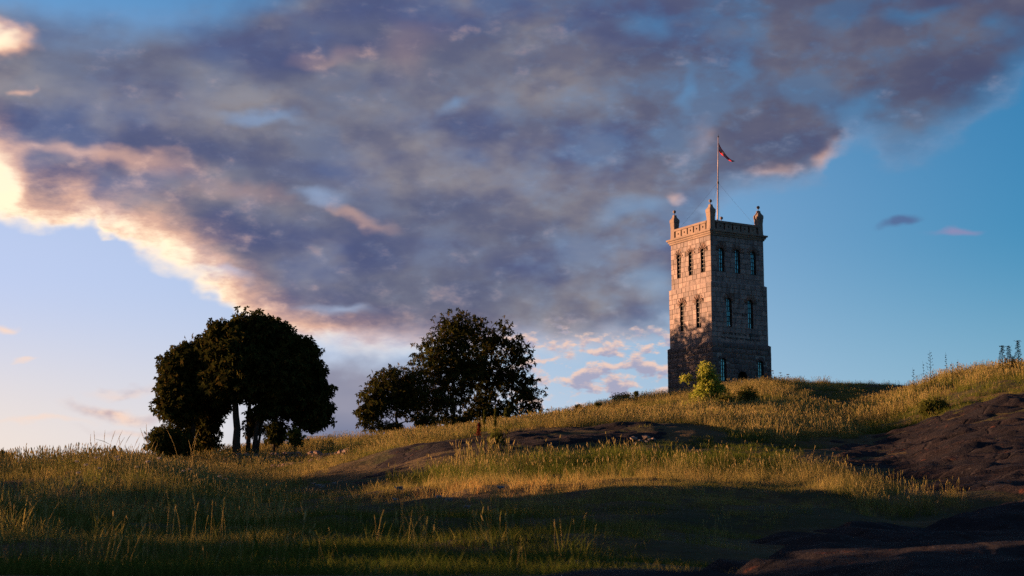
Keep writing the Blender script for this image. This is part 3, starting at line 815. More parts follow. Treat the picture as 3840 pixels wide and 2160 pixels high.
# small dark box with a pale conduit under the right-hand middle window
mb = MB()
for a, b, e, f, d in ((4.72, 4.98, z_(23.98), z_(24.32), .12), (4.80, 4.92, z_(23.55), z_(23.98), .05)):
    mb.add([fp(0, SM_, u, z, q) for q in (0.0, d) for u, z in ((a, e), (b, e), (b, f), (a, f))], [(3, 2, 1, 0), (4, 5, 6, 7), (0, 1, 5, 4), (1, 2, 6, 5), (2, 3, 7, 6), (3, 0, 4, 7)])
wb = mb.build('wall_box', M['iron'], tower)
mb = MB(); mb.tube([fp(0, SM_, 4.96, z_(24.75), .04), fp(0, SM_, 4.96, z_(24.32), .04)], [.022, .022], 5); mb.build('conduit', M['trim'], wb)

# cornice of moulded blocks
PROF = [(-0.05, ZT - .02), (0.09, ZT + .02), (0.11, ZT + .17), (0.115, ZT + .185), (0.20, ZT + .20), (0.22, ZT + .34), (0.225, ZT + .36), (0.34, ZT + .40), (0.36, ZT + .56), (-0.40, ZT + .58)]
cor = MB(); q = ST / 2 - .3
cor.box((-q, -q, ZT - .01), (q, q, ZT + .55)); cornice = cor.build('cornice', M['mortar'], tower)
for k in range(4):
    NB = 7; cuts = [0] + [ST * (i + rs.uniform(-.18, .18)) / NB for i in range(1, NB)] + [ST]
    for i in range(NB):
        vs = []
        j = rs.uniform(-.004, .004)
        for end in (0, 1):
            for d, z in PROF:
                u = cuts[i + end]
                if i == 0 and end == 0: u = -d
                elif i == NB - 1 and end == 1: u = ST + d
                else: u += .008 if end == 0 else -.008
                vs.append(fp(k, ST, u, z, d + (j if d > 0 else 0)))
        n = len(PROF)
        fs = [(a, a + n, (a + 1) + n, a + 1) for a in range(n - 1)] + [tuple(range(n)), tuple(range(2 * n - 1, n - 1, -1))]
        link_mesh('cornice_block', mesh_of('cornice_block', vs, fs), cornice, [M['trim']])

# parapet: base course, pierced panels with slots between, coping
ZP = ZT + .58
par = empty('parapet', parent=tower)
def fbox(mb, k, s, u0, u1, z0, z1, d0, d1):
    mb.add([fp(k, s, u, z, q) for q in (d0, d1) for u, z in ((u0, z0), (u1, z0), (u1, z1), (u0, z1))], [(3, 2, 1, 0), (4, 5, 6, 7), (0, 1, 5, 4), (1, 2, 6, 5), (2, 3, 7, 6), (3, 0, 4, 7)])
def pierced(k, s, u0, u1, z0, z1, d0, d1, r):
    n = 16; uc, zc = (u0 + u1) / 2, (z0 + z1) / 2
    ring = [(uc + r * math.cos(2 * math.pi * i / n), zc + r * math.sin(2 * math.pi * i / n)) for i in range(n)]
    def sq(i):
        a = 2 * math.pi * i / n; c, s_ = math.cos(a), math.sin(a); m_ = max(abs(c), abs(s_))
        return (uc + (u1 - u0) / 2 * c / m_, zc + (z1 - z0) / 2 * s_ / m_)
    outer = [sq(i) for i in range(n)]
    vs = [fp(k, s, u, z, q) for q in (d1, d0) for u, z in ring] + [fp(k, s, u, z, q) for q in (d1, d0) for u, z in outer]
    fs = []
    for i in range(n):
        j = (i + 1) % n
        fs += [(i, 2 * n + i, 2 * n + j, j), (n + j, 3 * n + j, 3 * n + i, n + i), (i, j, n + j, n + i), (2 * n + i, 3 * n + i, 3 * n + j, 2 * n + j)]
    return vs, fs
PW = 0.66                                             # pinnacle shaft
for k in range(4):
    a, b = PW, ST - PW; L = b - a
    for i in range(3):
        mb = MB(); fbox(mb, k, ST, a + L * i / 3 + .005, a + L * (i + 1) / 3 - .005, ZP - .01, ZP + .14, -0.36, 0.02 + rs.uniform(-.004, .004)); mb.build('base_stone', M['trim'], par)
    sl_ = 0.20; pw = (L - 6 * sl_) / 5
    for i in range(5):
        u0 = a + sl_ + i * (pw + sl_)
        vs, fs = pierced(k, ST, u0, u0 + pw, ZP + .14, ZP + .80, -0.30, -0.03, 0.105)
        link_mesh('pierced_panel', mesh_of('pierced_panel', vs, fs), par, [M['trim']])
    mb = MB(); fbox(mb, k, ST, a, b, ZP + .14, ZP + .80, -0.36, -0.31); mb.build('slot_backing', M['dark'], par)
    cuts = [a, a + L * .27, a + L * .58, b]
    for i in range(3):
        mb = MB(); fbox(mb, k, ST, cuts[i] + .005, cuts[i + 1] - .005, ZP + .80, ZP + 1.02, -0.40, 0.05 + rs.uniform(-.004, .004)); mb.build('coping_stone', M['trim'], par)
# pinnacles
def pinnacle(x, y):
    P = [(.36, 0), (.36, .10), (.325, .14), (.31, .60), (.305, 1.30), (.335, 1.55), (.345, 1.80), (.37, 1.83), (.375, 2.12), (.355, 2.16), (.26, 2.30), (.19, 2.42), (.155, 2.56), (.155, 2.66), (.0, 2.69)]
    mb = MB(); vs = []
    for h, z in P[:-1]: vs += [(x - h, y - h, ZP - .02 + z), (x + h, y - h, ZP - .02 + z), (x + h, y + h, ZP - .02 + z), (x - h, y + h, ZP - .02 + z)]
    n = len(P) - 1
    fs = [(4 * i + j, 4 * i + (j + 1) % 4, 4 * i + 4 + (j + 1) % 4, 4 * i + 4 + j) for i in range(n - 1) for j in range(4)] + [(4 * n - 4, 4 * n - 3, 4 * n - 2, 4 * n - 1)]
    mb.add(vs, fs); o = mb.build('pinnacle', M['trim'], tower)
    mb = MB(); mb.tube([(x, y, ZP + 2.62), (x, y, ZP + 2.90)], [.035, .03], 6); mb.build('ball_stem', M['iron'], o)
    mb = MB(); mb.ball((x, y, ZP + 3.02), .175, 14, 10); mb.build('ball_finial', M['trim'], o, True)
hp = ST / 2 - .31
for x in (-1, 1):
    for y in (-1, 1): pinnacle(x * hp, y * hp)
mb = MB(); mb.box((-2.9, -2.9, ZP - .05), (2.9, 2.9, ZP + .05)); mb.build('roof', M['copper'], tower)
mb = MB(); mb.box((.3, -2.55, ZP + .05), (2.35, -1.2, ZP + 1.05)); mb.box((.2, -2.65, ZP + 1.05), (2.45, -1.1, ZP + 1.17)); mb.build('stair_hatch', M['copper'], tower)
mb = MB(); mb.tube([(-1.9, -2.5, ZP), (-1.9, -2.5, ZP + 1.0)], [.09, .09], 8); mb.ball((-1.9, -2.5, ZP + 1.06), .19, 10, 6, (1, 1, .7)); mb.build('vent', M['copper'], tower)

# flagpole with stays, and the pennant hanging from it
fl = empty('flagpole', (TX, TY, TZ + ZP), TYAW)
tag(fl, 'tall thin flagpole held by wire stays on the tower roof', 'flagpole')
zc_, zt_ = 40.62 - TZ - ZP, 45.75 - TZ - ZP
rx_ = lambda z: (0.30 * z / zt_ * math.cos(TYAW) + 0.12, -0.30 * z / zt_ * math.sin(TYAW), z)   # leans a little
mb = MB(); mb.tube([rx_(0.0), rx_(zc_)], [.085, .075], 8); mb.tube([rx_(zc_), rx_(zt_ - .25)], [.062, .04], 8); mb.build('pole', M['paint_pole'], fl, True)
mb = MB(); mb.tube([rx_(zc_ - .10), rx_(zc_ + .10)], [.11, .11], 8); mb.build('collar', M['iron'], fl)
mb = MB(); mb.ball(rx_(zt_ - .2), .08, 8, 6); mb.tube([rx_(zt_ - .2), rx_(zt_ + .08)], [.03, .008], 6); mb.build('finial', M['iron'], fl)
for (x, y) in ((-2.9, 2.9), (2.9, -2.9), (-2.7, -2.0), (2.9, 2.9)):
    mb = MB(); c = rx_(zc_); mb.tube([c, (x * .5 + c[0] * .5, y * .5 + c[1] * .5, zc_ * .5 + .5 - .06), (x, y, 1.0)], [.006, .006, .006], 4); mb.build('stay', M['iron'], fl)
# long pennant: red, white, blue, white, red stripes, drooping away to the right
def build_pennant():
    n = 18; stripes = [(0, .36, 0), (.36, .44, 1), (.44, .58, 2), (.58, .66, 1), (.66, 1.0, 0)]
    p0 = Vector(rx_(44.45 - TZ - ZP)); right = Vector((math.cos(-TYAW), math.sin(-TYAW), 0)); back = Vector((math.sin(TYAW), math.cos(TYAW), 0))
    vs, fs, mi = [], [], []
    rows = [0, .36, .44, .58, .66, 1.0]
    for i in range(n + 1):
        t_ = i / n
        c = p0 + right * (0.06 + 1.62 * t_ ** 1.05) + Vector((0, 0, -1)) * (1.60 * (1 - (1 - t_) ** 1.7) * .98) + Vector((0, 0, .10)) * max(0, t_ - .8) * 3
        hw = 0.42 * (1 - t_) ** 0.95 + 0.055
        for j, r in enumerate(rows):
            w_ = (0.5 - r) * 2 * hw
            fold = math.sin(r * 7 + t_ * 9) * .07 * (.3 + t_) + math.sin(t_ * 14) * .05
            vs.append(c + Vector((0, 0, w_)) * (1.0 - .25 * t_) - right * w_ * .35 * t_ + back * fold)
    m = len(rows)
    for i in range(n):
        for j in range(m - 1):
            fs.append((i * m + j, (i + 1) * m + j, (i + 1) * m + j + 1, i * m + j + 1)); mi.append(stripes[j][2])
    me = mesh_of('pennant', vs, fs); me.polygons.foreach_set('material_index', mi)
    o = link_mesh('pennant', me, None, [M['flag_red'], M['flag_white'], M['flag_blue']], True)
    o.location = fl.location; o.rotation_euler = fl.rotation_euler
    sm = o.modifiers.new('cloth', 'SOLIDIFY'); sm.thickness = 0.004
    tag(o, 'red, white and blue striped pennant drooping from the flagpole', 'flag')
build_pennant()

# small white masses on two window sills, notice board by the door
def lump(name, u, z, d, s, r, lab, cat, sc=(1, .7, .6)):
    p = fp(*u, z, d); mb = MB(); mb.ball((0, 0, 0), r, 9, 6, sc)
    o = mb.build(name, M['white'], None, True)
    m = Matrix.Translation((TX, TY, TZ)) @ Matrix.Rotation(TYAW, 4, 'Z') @ Matrix.Translation(p); o.matrix_world = m
    tag(o, lab, cat)
lump('white_mass', (0, SM_, 2.33), z_(24.99), -.22, 1, .15, 'small white mass on the sill of the window left of the date', 'mass')
lump('white_mass', (3, SM_, SM_ - 4.85), z_(24.99), -.22, 1, .15, 'small white mass on a window sill of the sunlit side', 'mass', (.7, 1, .6))
nb = MB(); nb.box((-.16, -.015, 0.10), (.16, .015, .62)); o = nb.build('notice_board', M['white'])
nb = MB(); nb.tube([(0, .03, -.5), (0, .03, .2)], [.02, .02], 5); nb.build('post', M['iron'], o)
o.matrix_world = Matrix.Translation((TX, TY, TZ)) @ Matrix.Rotation(TYAW, 4, 'Z') @ Matrix.Translation(fp(0, SB, 3.42, z_(18.72), .35))
tag(o, 'small blank white notice board beside the tower door', 'sign')

# ------------------------------------------------------------------ trees and shrubs
def frame_at(x, r):
    """origin on the ground at a bearing, with the sideways and away vectors there"""
    p = at(x, r); a = R(bearing(x))
    return p, Vector((math.cos(a), -math.sin(a), 0)), Vector((math.sin(a), math.cos(a), 0))

def leaf_quads(c, size, rng, droop=0.35, per=5, mode='palm'):
    """c (n,3) leaf positions -> quads; each leaf a hand of blades"""
    n = len(c); ax = rng.normal(size=(n, 3)); ax[:, 2] = np.abs(ax[:, 2]) * 0.6 + 0.15
    ax /= np.linalg.norm(ax, axis=1)[:, None]
    t = np.cross(ax, rng.normal(size=(n, 3))); t /= np.linalg.norm(t, axis=1)[:, None] + 1e-9
    b = np.cross(ax, t); out = []
    for k in range(per):
        th = (k / per - 0.5) * 2 * math.pi * 0.75 + rng.uniform(-.2, .2, n)
        d = t * np.cos(th)[:, None] + b * np.sin(th)[:, None]; d[:, 2] -= droop
        w = np.cross(ax, d); w /= np.linalg.norm(w, axis=1)[:, None] + 1e-9
        L = (size * rng.uniform(.7, 1.25, n))[:, None]
        out.append(np.stack([c, c + d * L * .55 + w * L * .24, c + d * L * 1.05, c + d * L * .55 - w * L * .24], 1))
    V = np.concatenate(out).reshape(-1, 3)
    return V, np.arange(len(V)).reshape(-1, 4)

def grow(name, x, r, trunks, lobes, label, cat='tree', group=None, leaf=0.26, tips=260, per_tip=20, spread=0.42, mat='tree_leaf', seed=1,
         limb=(0.07, 0.016), per=5, shell=0.5, nprim=14, bark=True, droop=.35):
    """trunks: [(points [(x, y)], radius0, radius1)]; lobes: (x, y, half width, half height, depth half size, depth shift)
    all read along the sight lines at distance r, turned into metres about the tree's own foot"""
    rng = np.random.default_rng(seed)
    o, right, away = frame_at(x, r)
    px = FPX / r * 1.0 / (1 + 0.0)
    def P(q, dz=0.0, dd=0.0):
        w = place(q[0], q[1], r) - o
        return np.array([w.dot(right), dd, w.z + dz])
    root = empty(name, o, -R(bearing(x)))
    tag(root, label, cat, group)
    k = 6400.0 / r / math.cos(PITCH) * math.cos(R(4))
    tr_pts = []
    mb = MB()
    for pts, r0, r1 in trunks:
        q = [P(p) for p in pts]
        q[0] = np.array([q[0][0], q[0][1], min(q[0][2], hz(o.x + right.x * q[0][0], o.y + right.y * q[0][0]) - o.z) - 0.3])
        # resample with slight wander
        res = []
        for a_, b_ in zip(q[:-1], q[1:]):
            m = max(2, int(np.linalg.norm(b_ - a_) / 0.7))
            for i in range(m): res.append(a_ + (b_ - a_) * i / m + rng.normal(size=3) * np.array([.03, .03, .0]))
        res.append(q[-1]); n = len(res)
        rad = [r0 + (r1 - r0) * (i / (n - 1)) ** .8 for i in range(n)]
        rad[0] *= 1.35
        if n > 2: rad[1] *= 1.08
        mb.tube(res, rad, 9); tr_pts += [(p, rr_) for p, rr_ in zip(res, rad)]
    T = np.array([p for p, _ in tr_pts])
    vol = np.array([l[2] * l[3] for l in lobes], float); cnt = np.maximum(6, (tips * vol / vol.sum()).astype(int))
    tp = []
    for l, c in zip(lobes, cnt):
        cen = P(l[:2]); cen[1] = l[5] if len(l) > 5 else 0.0
        rad = np.array([l[2] / k, l[4] if len(l) > 4 else l[2] / k, l[3] / k])
        d = rng.normal(size=(c, 3)); d /= np.linalg.norm(d, axis=1)[:, None]
        u = rng.random(c) ** shell
        q = cen + d * rad * u[:, None]
        g = height(o.x + right.x * q[:, 0] + away.x * q[:, 1], o.y + right.y * q[:, 0] + away.y * q[:, 1]) - o.z
        q[:, 2] = np.maximum(q[:, 2], g + 0.15)
        tp.append(q)
    tp = np.concatenate(tp)
    # primary limbs to spread-out tips, twigs from the nearest limb point
    prim = tp[rng.choice(len(tp), min(nprim, len(tp)), replace=False)]
    nodes = [p for p in T[len(T) // 3:]] if len(T) else [np.zeros(3)]
    nr = [rr_ for _, rr_ in tr_pts[len(T) // 3:]] if len(T) else [0.05]
    for q in prim:
        N_ = np.array(nodes); cost = np.linalg.norm(N_ - q, axis=1) + np.maximum(0, N_[:, 2] - q[2] + 0.8) * 1.5
        i = int(np.argmin(cost)); a_ = N_[i]; m = a_ * .5 + q * .5 + np.array([0, 0, .12 * np.linalg.norm(q - a_)]) + rng.normal(size=3) * .12
        pts = [(1 - t_) ** 2 * a_ + 2 * t_ * (1 - t_) * m + t_ * t_ * q for t_ in np.linspace(0, 1, 6)]
        r0 = min(nr[i] * .7, limb[0]); rad = [r0 + (limb[1] - r0) * t_ for t_ in np.linspace(0, 1, 6)]
        mb.tube(pts, rad, 5, cap=False); nodes += pts[1:]; nr += rad[1:]
    N_ = np.array(nodes)
    for q in tp:
        i = int(np.argmin(np.linalg.norm(N_ - q, axis=1) + np.maximum(0, N_[:, 2] - q[2]) * .8)); a_ = N_[i]
        if np.linalg.norm(q - a_) < .15: continue
        m = (a_ + q) / 2 + rng.normal(size=3) * .1
        mb.tube([a_, m, q], [limb[1] * 1.1, limb[1] * .8, limb[1] * .4], 3, cap=False)
    if mb.v: mb.build('trunk' if bark else 'stem', M['bark'] if bark else M['weed'], root, True)
    c = np.repeat(tp, per_tip, 0) + rng.normal(size=(len(tp) * per_tip, 3)) * np.array([spread, spread, spread * .62])
    V, F = leaf_quads(c, leaf, rng, droop, per)
    link_mesh('crown' if bark else 'foliage', mesh_np('crown', V, F), root, [M[mat]])
    return root

G1 = 'old trees of the left-hand clump'
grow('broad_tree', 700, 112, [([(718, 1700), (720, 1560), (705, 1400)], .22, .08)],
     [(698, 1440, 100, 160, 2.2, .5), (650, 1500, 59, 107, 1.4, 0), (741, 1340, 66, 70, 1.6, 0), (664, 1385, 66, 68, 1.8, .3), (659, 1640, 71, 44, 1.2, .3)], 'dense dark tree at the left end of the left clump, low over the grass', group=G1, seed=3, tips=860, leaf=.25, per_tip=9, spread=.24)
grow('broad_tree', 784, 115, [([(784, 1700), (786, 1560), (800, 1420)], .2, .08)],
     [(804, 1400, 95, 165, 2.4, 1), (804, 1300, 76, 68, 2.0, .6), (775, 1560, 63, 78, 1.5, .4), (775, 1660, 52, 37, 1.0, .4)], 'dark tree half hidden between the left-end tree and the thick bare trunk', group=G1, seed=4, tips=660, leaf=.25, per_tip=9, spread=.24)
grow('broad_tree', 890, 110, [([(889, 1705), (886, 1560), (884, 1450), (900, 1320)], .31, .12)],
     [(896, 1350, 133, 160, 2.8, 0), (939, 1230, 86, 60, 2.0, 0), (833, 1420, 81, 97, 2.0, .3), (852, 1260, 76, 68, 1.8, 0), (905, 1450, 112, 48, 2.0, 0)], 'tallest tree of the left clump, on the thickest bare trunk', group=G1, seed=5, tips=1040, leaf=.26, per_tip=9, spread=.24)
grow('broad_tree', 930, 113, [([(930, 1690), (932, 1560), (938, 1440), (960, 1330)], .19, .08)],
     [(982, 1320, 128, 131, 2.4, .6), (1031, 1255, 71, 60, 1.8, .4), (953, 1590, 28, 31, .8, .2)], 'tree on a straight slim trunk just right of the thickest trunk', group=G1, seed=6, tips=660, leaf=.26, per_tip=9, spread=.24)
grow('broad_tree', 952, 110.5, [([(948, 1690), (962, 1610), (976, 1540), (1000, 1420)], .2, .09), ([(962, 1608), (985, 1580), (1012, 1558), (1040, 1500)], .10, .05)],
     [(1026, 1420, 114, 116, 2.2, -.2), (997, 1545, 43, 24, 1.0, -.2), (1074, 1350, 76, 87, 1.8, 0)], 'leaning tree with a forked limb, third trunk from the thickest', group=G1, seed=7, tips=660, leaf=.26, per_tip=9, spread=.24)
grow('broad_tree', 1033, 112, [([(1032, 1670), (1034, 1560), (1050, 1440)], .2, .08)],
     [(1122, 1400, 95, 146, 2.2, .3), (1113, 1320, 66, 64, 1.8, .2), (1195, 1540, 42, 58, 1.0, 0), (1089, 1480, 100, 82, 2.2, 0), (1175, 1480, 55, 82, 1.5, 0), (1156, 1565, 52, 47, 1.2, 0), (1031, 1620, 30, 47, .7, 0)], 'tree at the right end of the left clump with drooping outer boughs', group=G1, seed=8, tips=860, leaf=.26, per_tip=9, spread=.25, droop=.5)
grow('shrub', 1106, 108, [([(1106, 1672), (1106, 1640)], .04, .02)], [(1106, 1640, 20, 24, .45), (1104, 1622, 10, 12, .25)], 'small bushy conifer-like shrub right of the left clump', 'shrub', seed=9, tips=46, per_tip=12, leaf=.13, spread=.19, mat='green_leaf', bark=False, limb=(.02, .008))
grow('shrub', 625, 107, [], [(618, 1650, 42, 40, .9), (665, 1668, 40, 26, .8)], 'low thicket at the foot of the left-end tree', 'shrub', seed=10, tips=120, per_tip=18, leaf=.2, spread=.3, bark=False, limb=(.03, .01))

G2 = 'trees of the open clump left of the tower'
grow('open_tree', 1490, 175, [([(1487, 1650), (1487, 1540), (1480, 1440)], .2, .07)],
     [(1490, 1445, 120, 76, 3.0, 0), (1400, 1520, 60, 105, 1.8, 0), (1520, 1500, 100, 66, 2.4, .5), (1590, 1580, 62, 40, 1.8, 0), (1465, 1605, 66, 24, 1.6, 0), (1366, 1560, 26, 52, .8, 0)], 'low rounded tree left of the two tall open trees', group=G2, seed=21, tips=1000, leaf=.31, per_tip=3, spread=.27, shell=.55)
grow('open_tree', 1700, 177, [([(1702, 1640), (1698, 1500), (1706, 1380), (1716, 1250)], .24, .07), ([(1724, 1640), (1728, 1520), (1745, 1400)], .13, .05)],
     [(1715, 1235, 98, 84, 2.6, 0), (1630, 1350, 100, 110, 2.8, 0), (1730, 1370, 110, 110, 2.8, 0), (1650, 1490, 125, 90, 2.8, .3), (1705, 1580, 80, 36, 2.0, 0)], 'tallest open tree, with sky showing through and two stems', group=G2, seed=22, tips=1150, leaf=.31, per_tip=3, spread=.27, shell=.55, nprim=22)
grow('open_tree', 1820, 180, [([(1812, 1630), (1812, 1540), (1832, 1430), (1846, 1290)], .27, .07), ([(1815, 1560), (1850, 1540), (1900, 1530)], .11, .05)],
     [(1840, 1280, 118, 92, 2.8, 0), (1800, 1390, 90, 90, 2.4, 0), (1930, 1340, 72, 90, 2.2, 0), (1880, 1420, 120, 90, 3.0, 0), (1965, 1470, 86, 80, 2.2, 0), (1880, 1540, 120, 44, 2.4, 0), (1800, 1500, 60, 66, 1.8, 0), (1830, 1565, 70, 46, 1.8, 0), (1760, 1560, 60, 50, 1.6, 0), (2000, 1530, 46, 26, 1.2, 0)], 'wide open tree nearest the tower, sweeping low on its right', group=G2, seed=23, tips=1120, leaf=.31, per_tip=3, spread=.27, shell=.55, nprim=22)

# the sunlit young tree before the tower, and the small shrubs of the meadow
yt = at(2645, 127)
ry = math.hypot(yt.x, yt.y)
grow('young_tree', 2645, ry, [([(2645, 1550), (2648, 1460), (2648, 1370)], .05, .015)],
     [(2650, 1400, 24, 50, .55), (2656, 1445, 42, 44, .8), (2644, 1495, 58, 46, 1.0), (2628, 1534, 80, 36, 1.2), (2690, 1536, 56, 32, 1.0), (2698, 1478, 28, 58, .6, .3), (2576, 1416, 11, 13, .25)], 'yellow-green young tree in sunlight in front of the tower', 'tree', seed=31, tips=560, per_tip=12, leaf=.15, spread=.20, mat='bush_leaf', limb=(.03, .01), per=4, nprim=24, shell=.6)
def shrub(x, y0, y1, hw, label, seed, mat='green_leaf', tips=60, leaf=.11, spread=.13, r0=60, sh=.6):
    p = at_y(x, y1, r0)
    if p is None: p = at(x, 150)
    r = math.hypot(p.x, p.y); yc = (y0 + y1) / 2
    return grow('shrub', x, r, [], [(x, yc, hw, (y1 - y0) / 2, hw / 6400 * r * .8)], label, 'shrub', seed=seed, tips=tips, per_tip=10, leaf=leaf, spread=spread, mat=mat, bark=False, limb=(.02, .007), per=4, shell=sh)
shrub(2720, 1480, 1545, 34, 'dark green shrub right of the young tree, below the tower door', 32, tips=110)
shrub(2800, 1450, 1540, 40, 'bushy weeds below the right-hand side of the tower door', 33, tips=120, spread=.2)
shrub(2335, 1470, 1512, 44, 'low spreading shrub on the skyline left of the tower', 34, tips=90, spread=.16)
shrub(2386, 1462, 1495, 8, 'thin twiggy sprout beside the low skyline shrub', 35, tips=14, spread=.06)
shrub(2174, 1512, 1548, 15, 'small leafy sapling on the skyline, left of the low shrub', 36, tips=22, leaf=.16, spread=.08)
shrub(2242, 1505, 1530, 10, 'tiny leafy sprig on the skyline between the sapling and the low shrub', 37, tips=14, spread=.07)
shrub(1860, 1600, 1690, 26, 'tall green weeds before the rock slab, under the open trees', 38, tips=22, leaf=.09, spread=.15, r0=40)
shrub(3500, 1500, 1560, 46, 'dark green bush at the edge of the right-hand bedrock', 39, tips=90, spread=.18)
shrub(1232, 1650, 1678, 13, 'pale green sapling by the end of the ruined wall', 40, tips=26, r0=80)
far = at(4, 330)
grow('far_tree', 2, 320, [], [(-20, 1712, 26, 12, 3.0), (14, 1716, 18, 8, 2.0)], 'dark treetop far off at the left edge', 'tree', seed=41, tips=60, per_tip=30, leaf=.5, spread=.6, bark=False)

# unseen trees added on the left shoulder to keep low sun off the near slope
shade_spots = [(-36, 12, .8), (-38, 17, .8), (-37, 22, .8), (-38, 27.5, .62), (-41, 34.5, .8), (-35, 37, .7), (-39, 39, .75), (-35, 41.5, .62), (-40, 44.5, .62), (-46, 10, 1.0)]
src = None
for i, (x_, y_, s_) in enumerate(shade_spots):
    if src is None:
        src = grow('shade_tree', 0, 60, [([(0, 1800), (0, 1400), (0, 1200)], .18, .06)], [(0, 1300, 250, 280, 2.5), (-60, 1480, 280, 160, 2.6), (80, 1640, 220, 120, 2.4)],
                   'unseen broad tree added left of the picture to shade the near slope', group='unseen shade trees on the left shoulder', seed=60, tips=190, per_tip=12, leaf=.45, spread=.5)
        o = src
    else: o = copy_tree(src)
    o.location = (x_, y_, hz(x_, y_) - .2); o.rotation_euler = (0, 0, i * 1.3); o.scale = (s_, s_, s_ * (1 + .1 * (i % 2)))

# ------------------------------------------------------------------ grass
tuft_col = bpy.data.collections.new('tufts')           # sources of the grass, not in the scene themselves
def blade(rng, base, h, w, lean, bend, nseg=3):
    az_ = rng.uniform(0, 2 * math.pi); d = np.array([math.cos(az_), math.sin(az_), 0.0]); sd = np.array([-d[1], d[0], 0.0])
    tw = rng.uniform(0, math.pi); sd = sd * math.cos(tw) + d * math.sin(tw)
    vs = []
    for i in range(nseg + 1):
        t_ = i / nseg; p = base + np.array([0, 0, h * t_ * (1 - .18 * bend * t_)]) + d * (lean * t_ + bend * t_ * t_) * h
        ww = w * (1 - t_) ** .7 if i < nseg else 0
        if i < nseg: vs += [p - sd * ww, p + sd * ww]
        else: vs += [p]
    fs = [(2 * i, 2 * i + 1, 2 * i + 3, 2 * i + 2) for i in range(nseg - 1)] + [(2 * nseg - 2, 2 * nseg - 1, 2 * nseg)]
    return vs, fs
def spike(rng, base, h, w, lean, head, hw, kind=0):
    """a stem with a seed head"""
    az_ = rng.uniform(0, 2 * math.pi); d = np.array([math.cos(az_), math.sin(az_), 0.0])
    bend = rng.uniform(0, .16)
    pt = lambda t_: base + np.array([0, 0, h * t_]) + d * (lean * t_ + bend * t_ ** 3) * h
    mb = MB(); n = 4
    mb.tube([pt(i / n * (1 - head / h)) for i in range(n + 1)], [w] * n + [w * .7], 3, cap=False)
    a_, b_ = pt(1 - head / h), pt(1.0); m1, m2 = a_ * .7 + b_ * .3, a_ * .3 + b_ * .7
    mb.tube([a_, m1, m2, b_], [w, hw, hw * .85, w * .4], 4, cap=False)
    return mb.v, mb.f
def tuft(name, seed, n_bl, h, w, spread, lean, bend, n_st=0, sh=0.7, sw=0.0016, head=0.07, hw=0.006, mats=('grass', 'straw')):
    rng = np.random.default_rng(seed); mb = MB()
    for i in range(n_bl):
        a_ = rng.uniform(0, 2 * math.pi); q = spread * math.sqrt(rng.random())
        v, f = blade(rng, np.array([q * math.cos(a_), q * math.sin(a_), -0.03]), h * rng.uniform(.5, 1.15), w * rng.uniform(.7, 1.3), lean * rng.uniform(.1, 1), bend * rng.uniform(.2, 1.2))
        mb.add(v, f, 0)
    for i in range(n_st):
        a_ = rng.uniform(0, 2 * math.pi); q = spread * math.sqrt(rng.random())
        v, f = spike(rng, np.array([q * math.cos(a_), q * math.sin(a_), -0.03]), sh * rng.uniform(.65, 1.15), sw, rng.uniform(0, .22), head * rng.uniform(.7, 1.3), hw)
        mb.add(v, f, 1)
    me = mb.mesh(name)
    for m_ in mats: me.materials.append(M[m_])
    o = bpy.data.objects.new(name, me); tuft_col.objects.link(o); return o

# names sort in the order used for picking
NEAR = bpy.data.collections.new('tufts_near'); FAR = bpy.data.collections.new('tufts_far')
def keep(c, o): tuft_col.objects.unlink(o); c.objects.link(o)
for i in range(3):
    keep(NEAR, tuft('a_turf_%d' % i, 50 + i, 46, .15, .0035, .24, .5, .5))                                      # 0-2 short turf
for i in range(3):
    keep(NEAR, tuft('b_meadow_%d' % i, 60 + i, 34, .36, .0045, .22, .35, .45, 1, .5))                            # 3-5 meadow grass
for i in range(3):
    keep(NEAR, tuft('c_hay_%d' % i, 70 + i, 12, .40, .004, .18, .3, .35, 5, .54, .0018, .075, .0052))            # 6-8 seeding hay
for i in range(3):
    keep(FAR, tuft('a_turf_%d' % i, 80 + i, 40, .20, .009, .50, .5, .4))                                          # 0-2
for i in range(3):
    keep(FAR, tuft('b_meadow_%d' % i, 90 + i, 52, .46, .010, .50, .38, .45, 3, .60, .005, .10, .011))             # 3-5
for i in range(3):
    keep(FAR, tuft('c_hay_%d' % i, 100 + i, 30, .50, .009, .50, .32, .4, 15, .74, .0055, .10, .0115))             # 6-8
bpy.data.collections.remove(tuft_col)

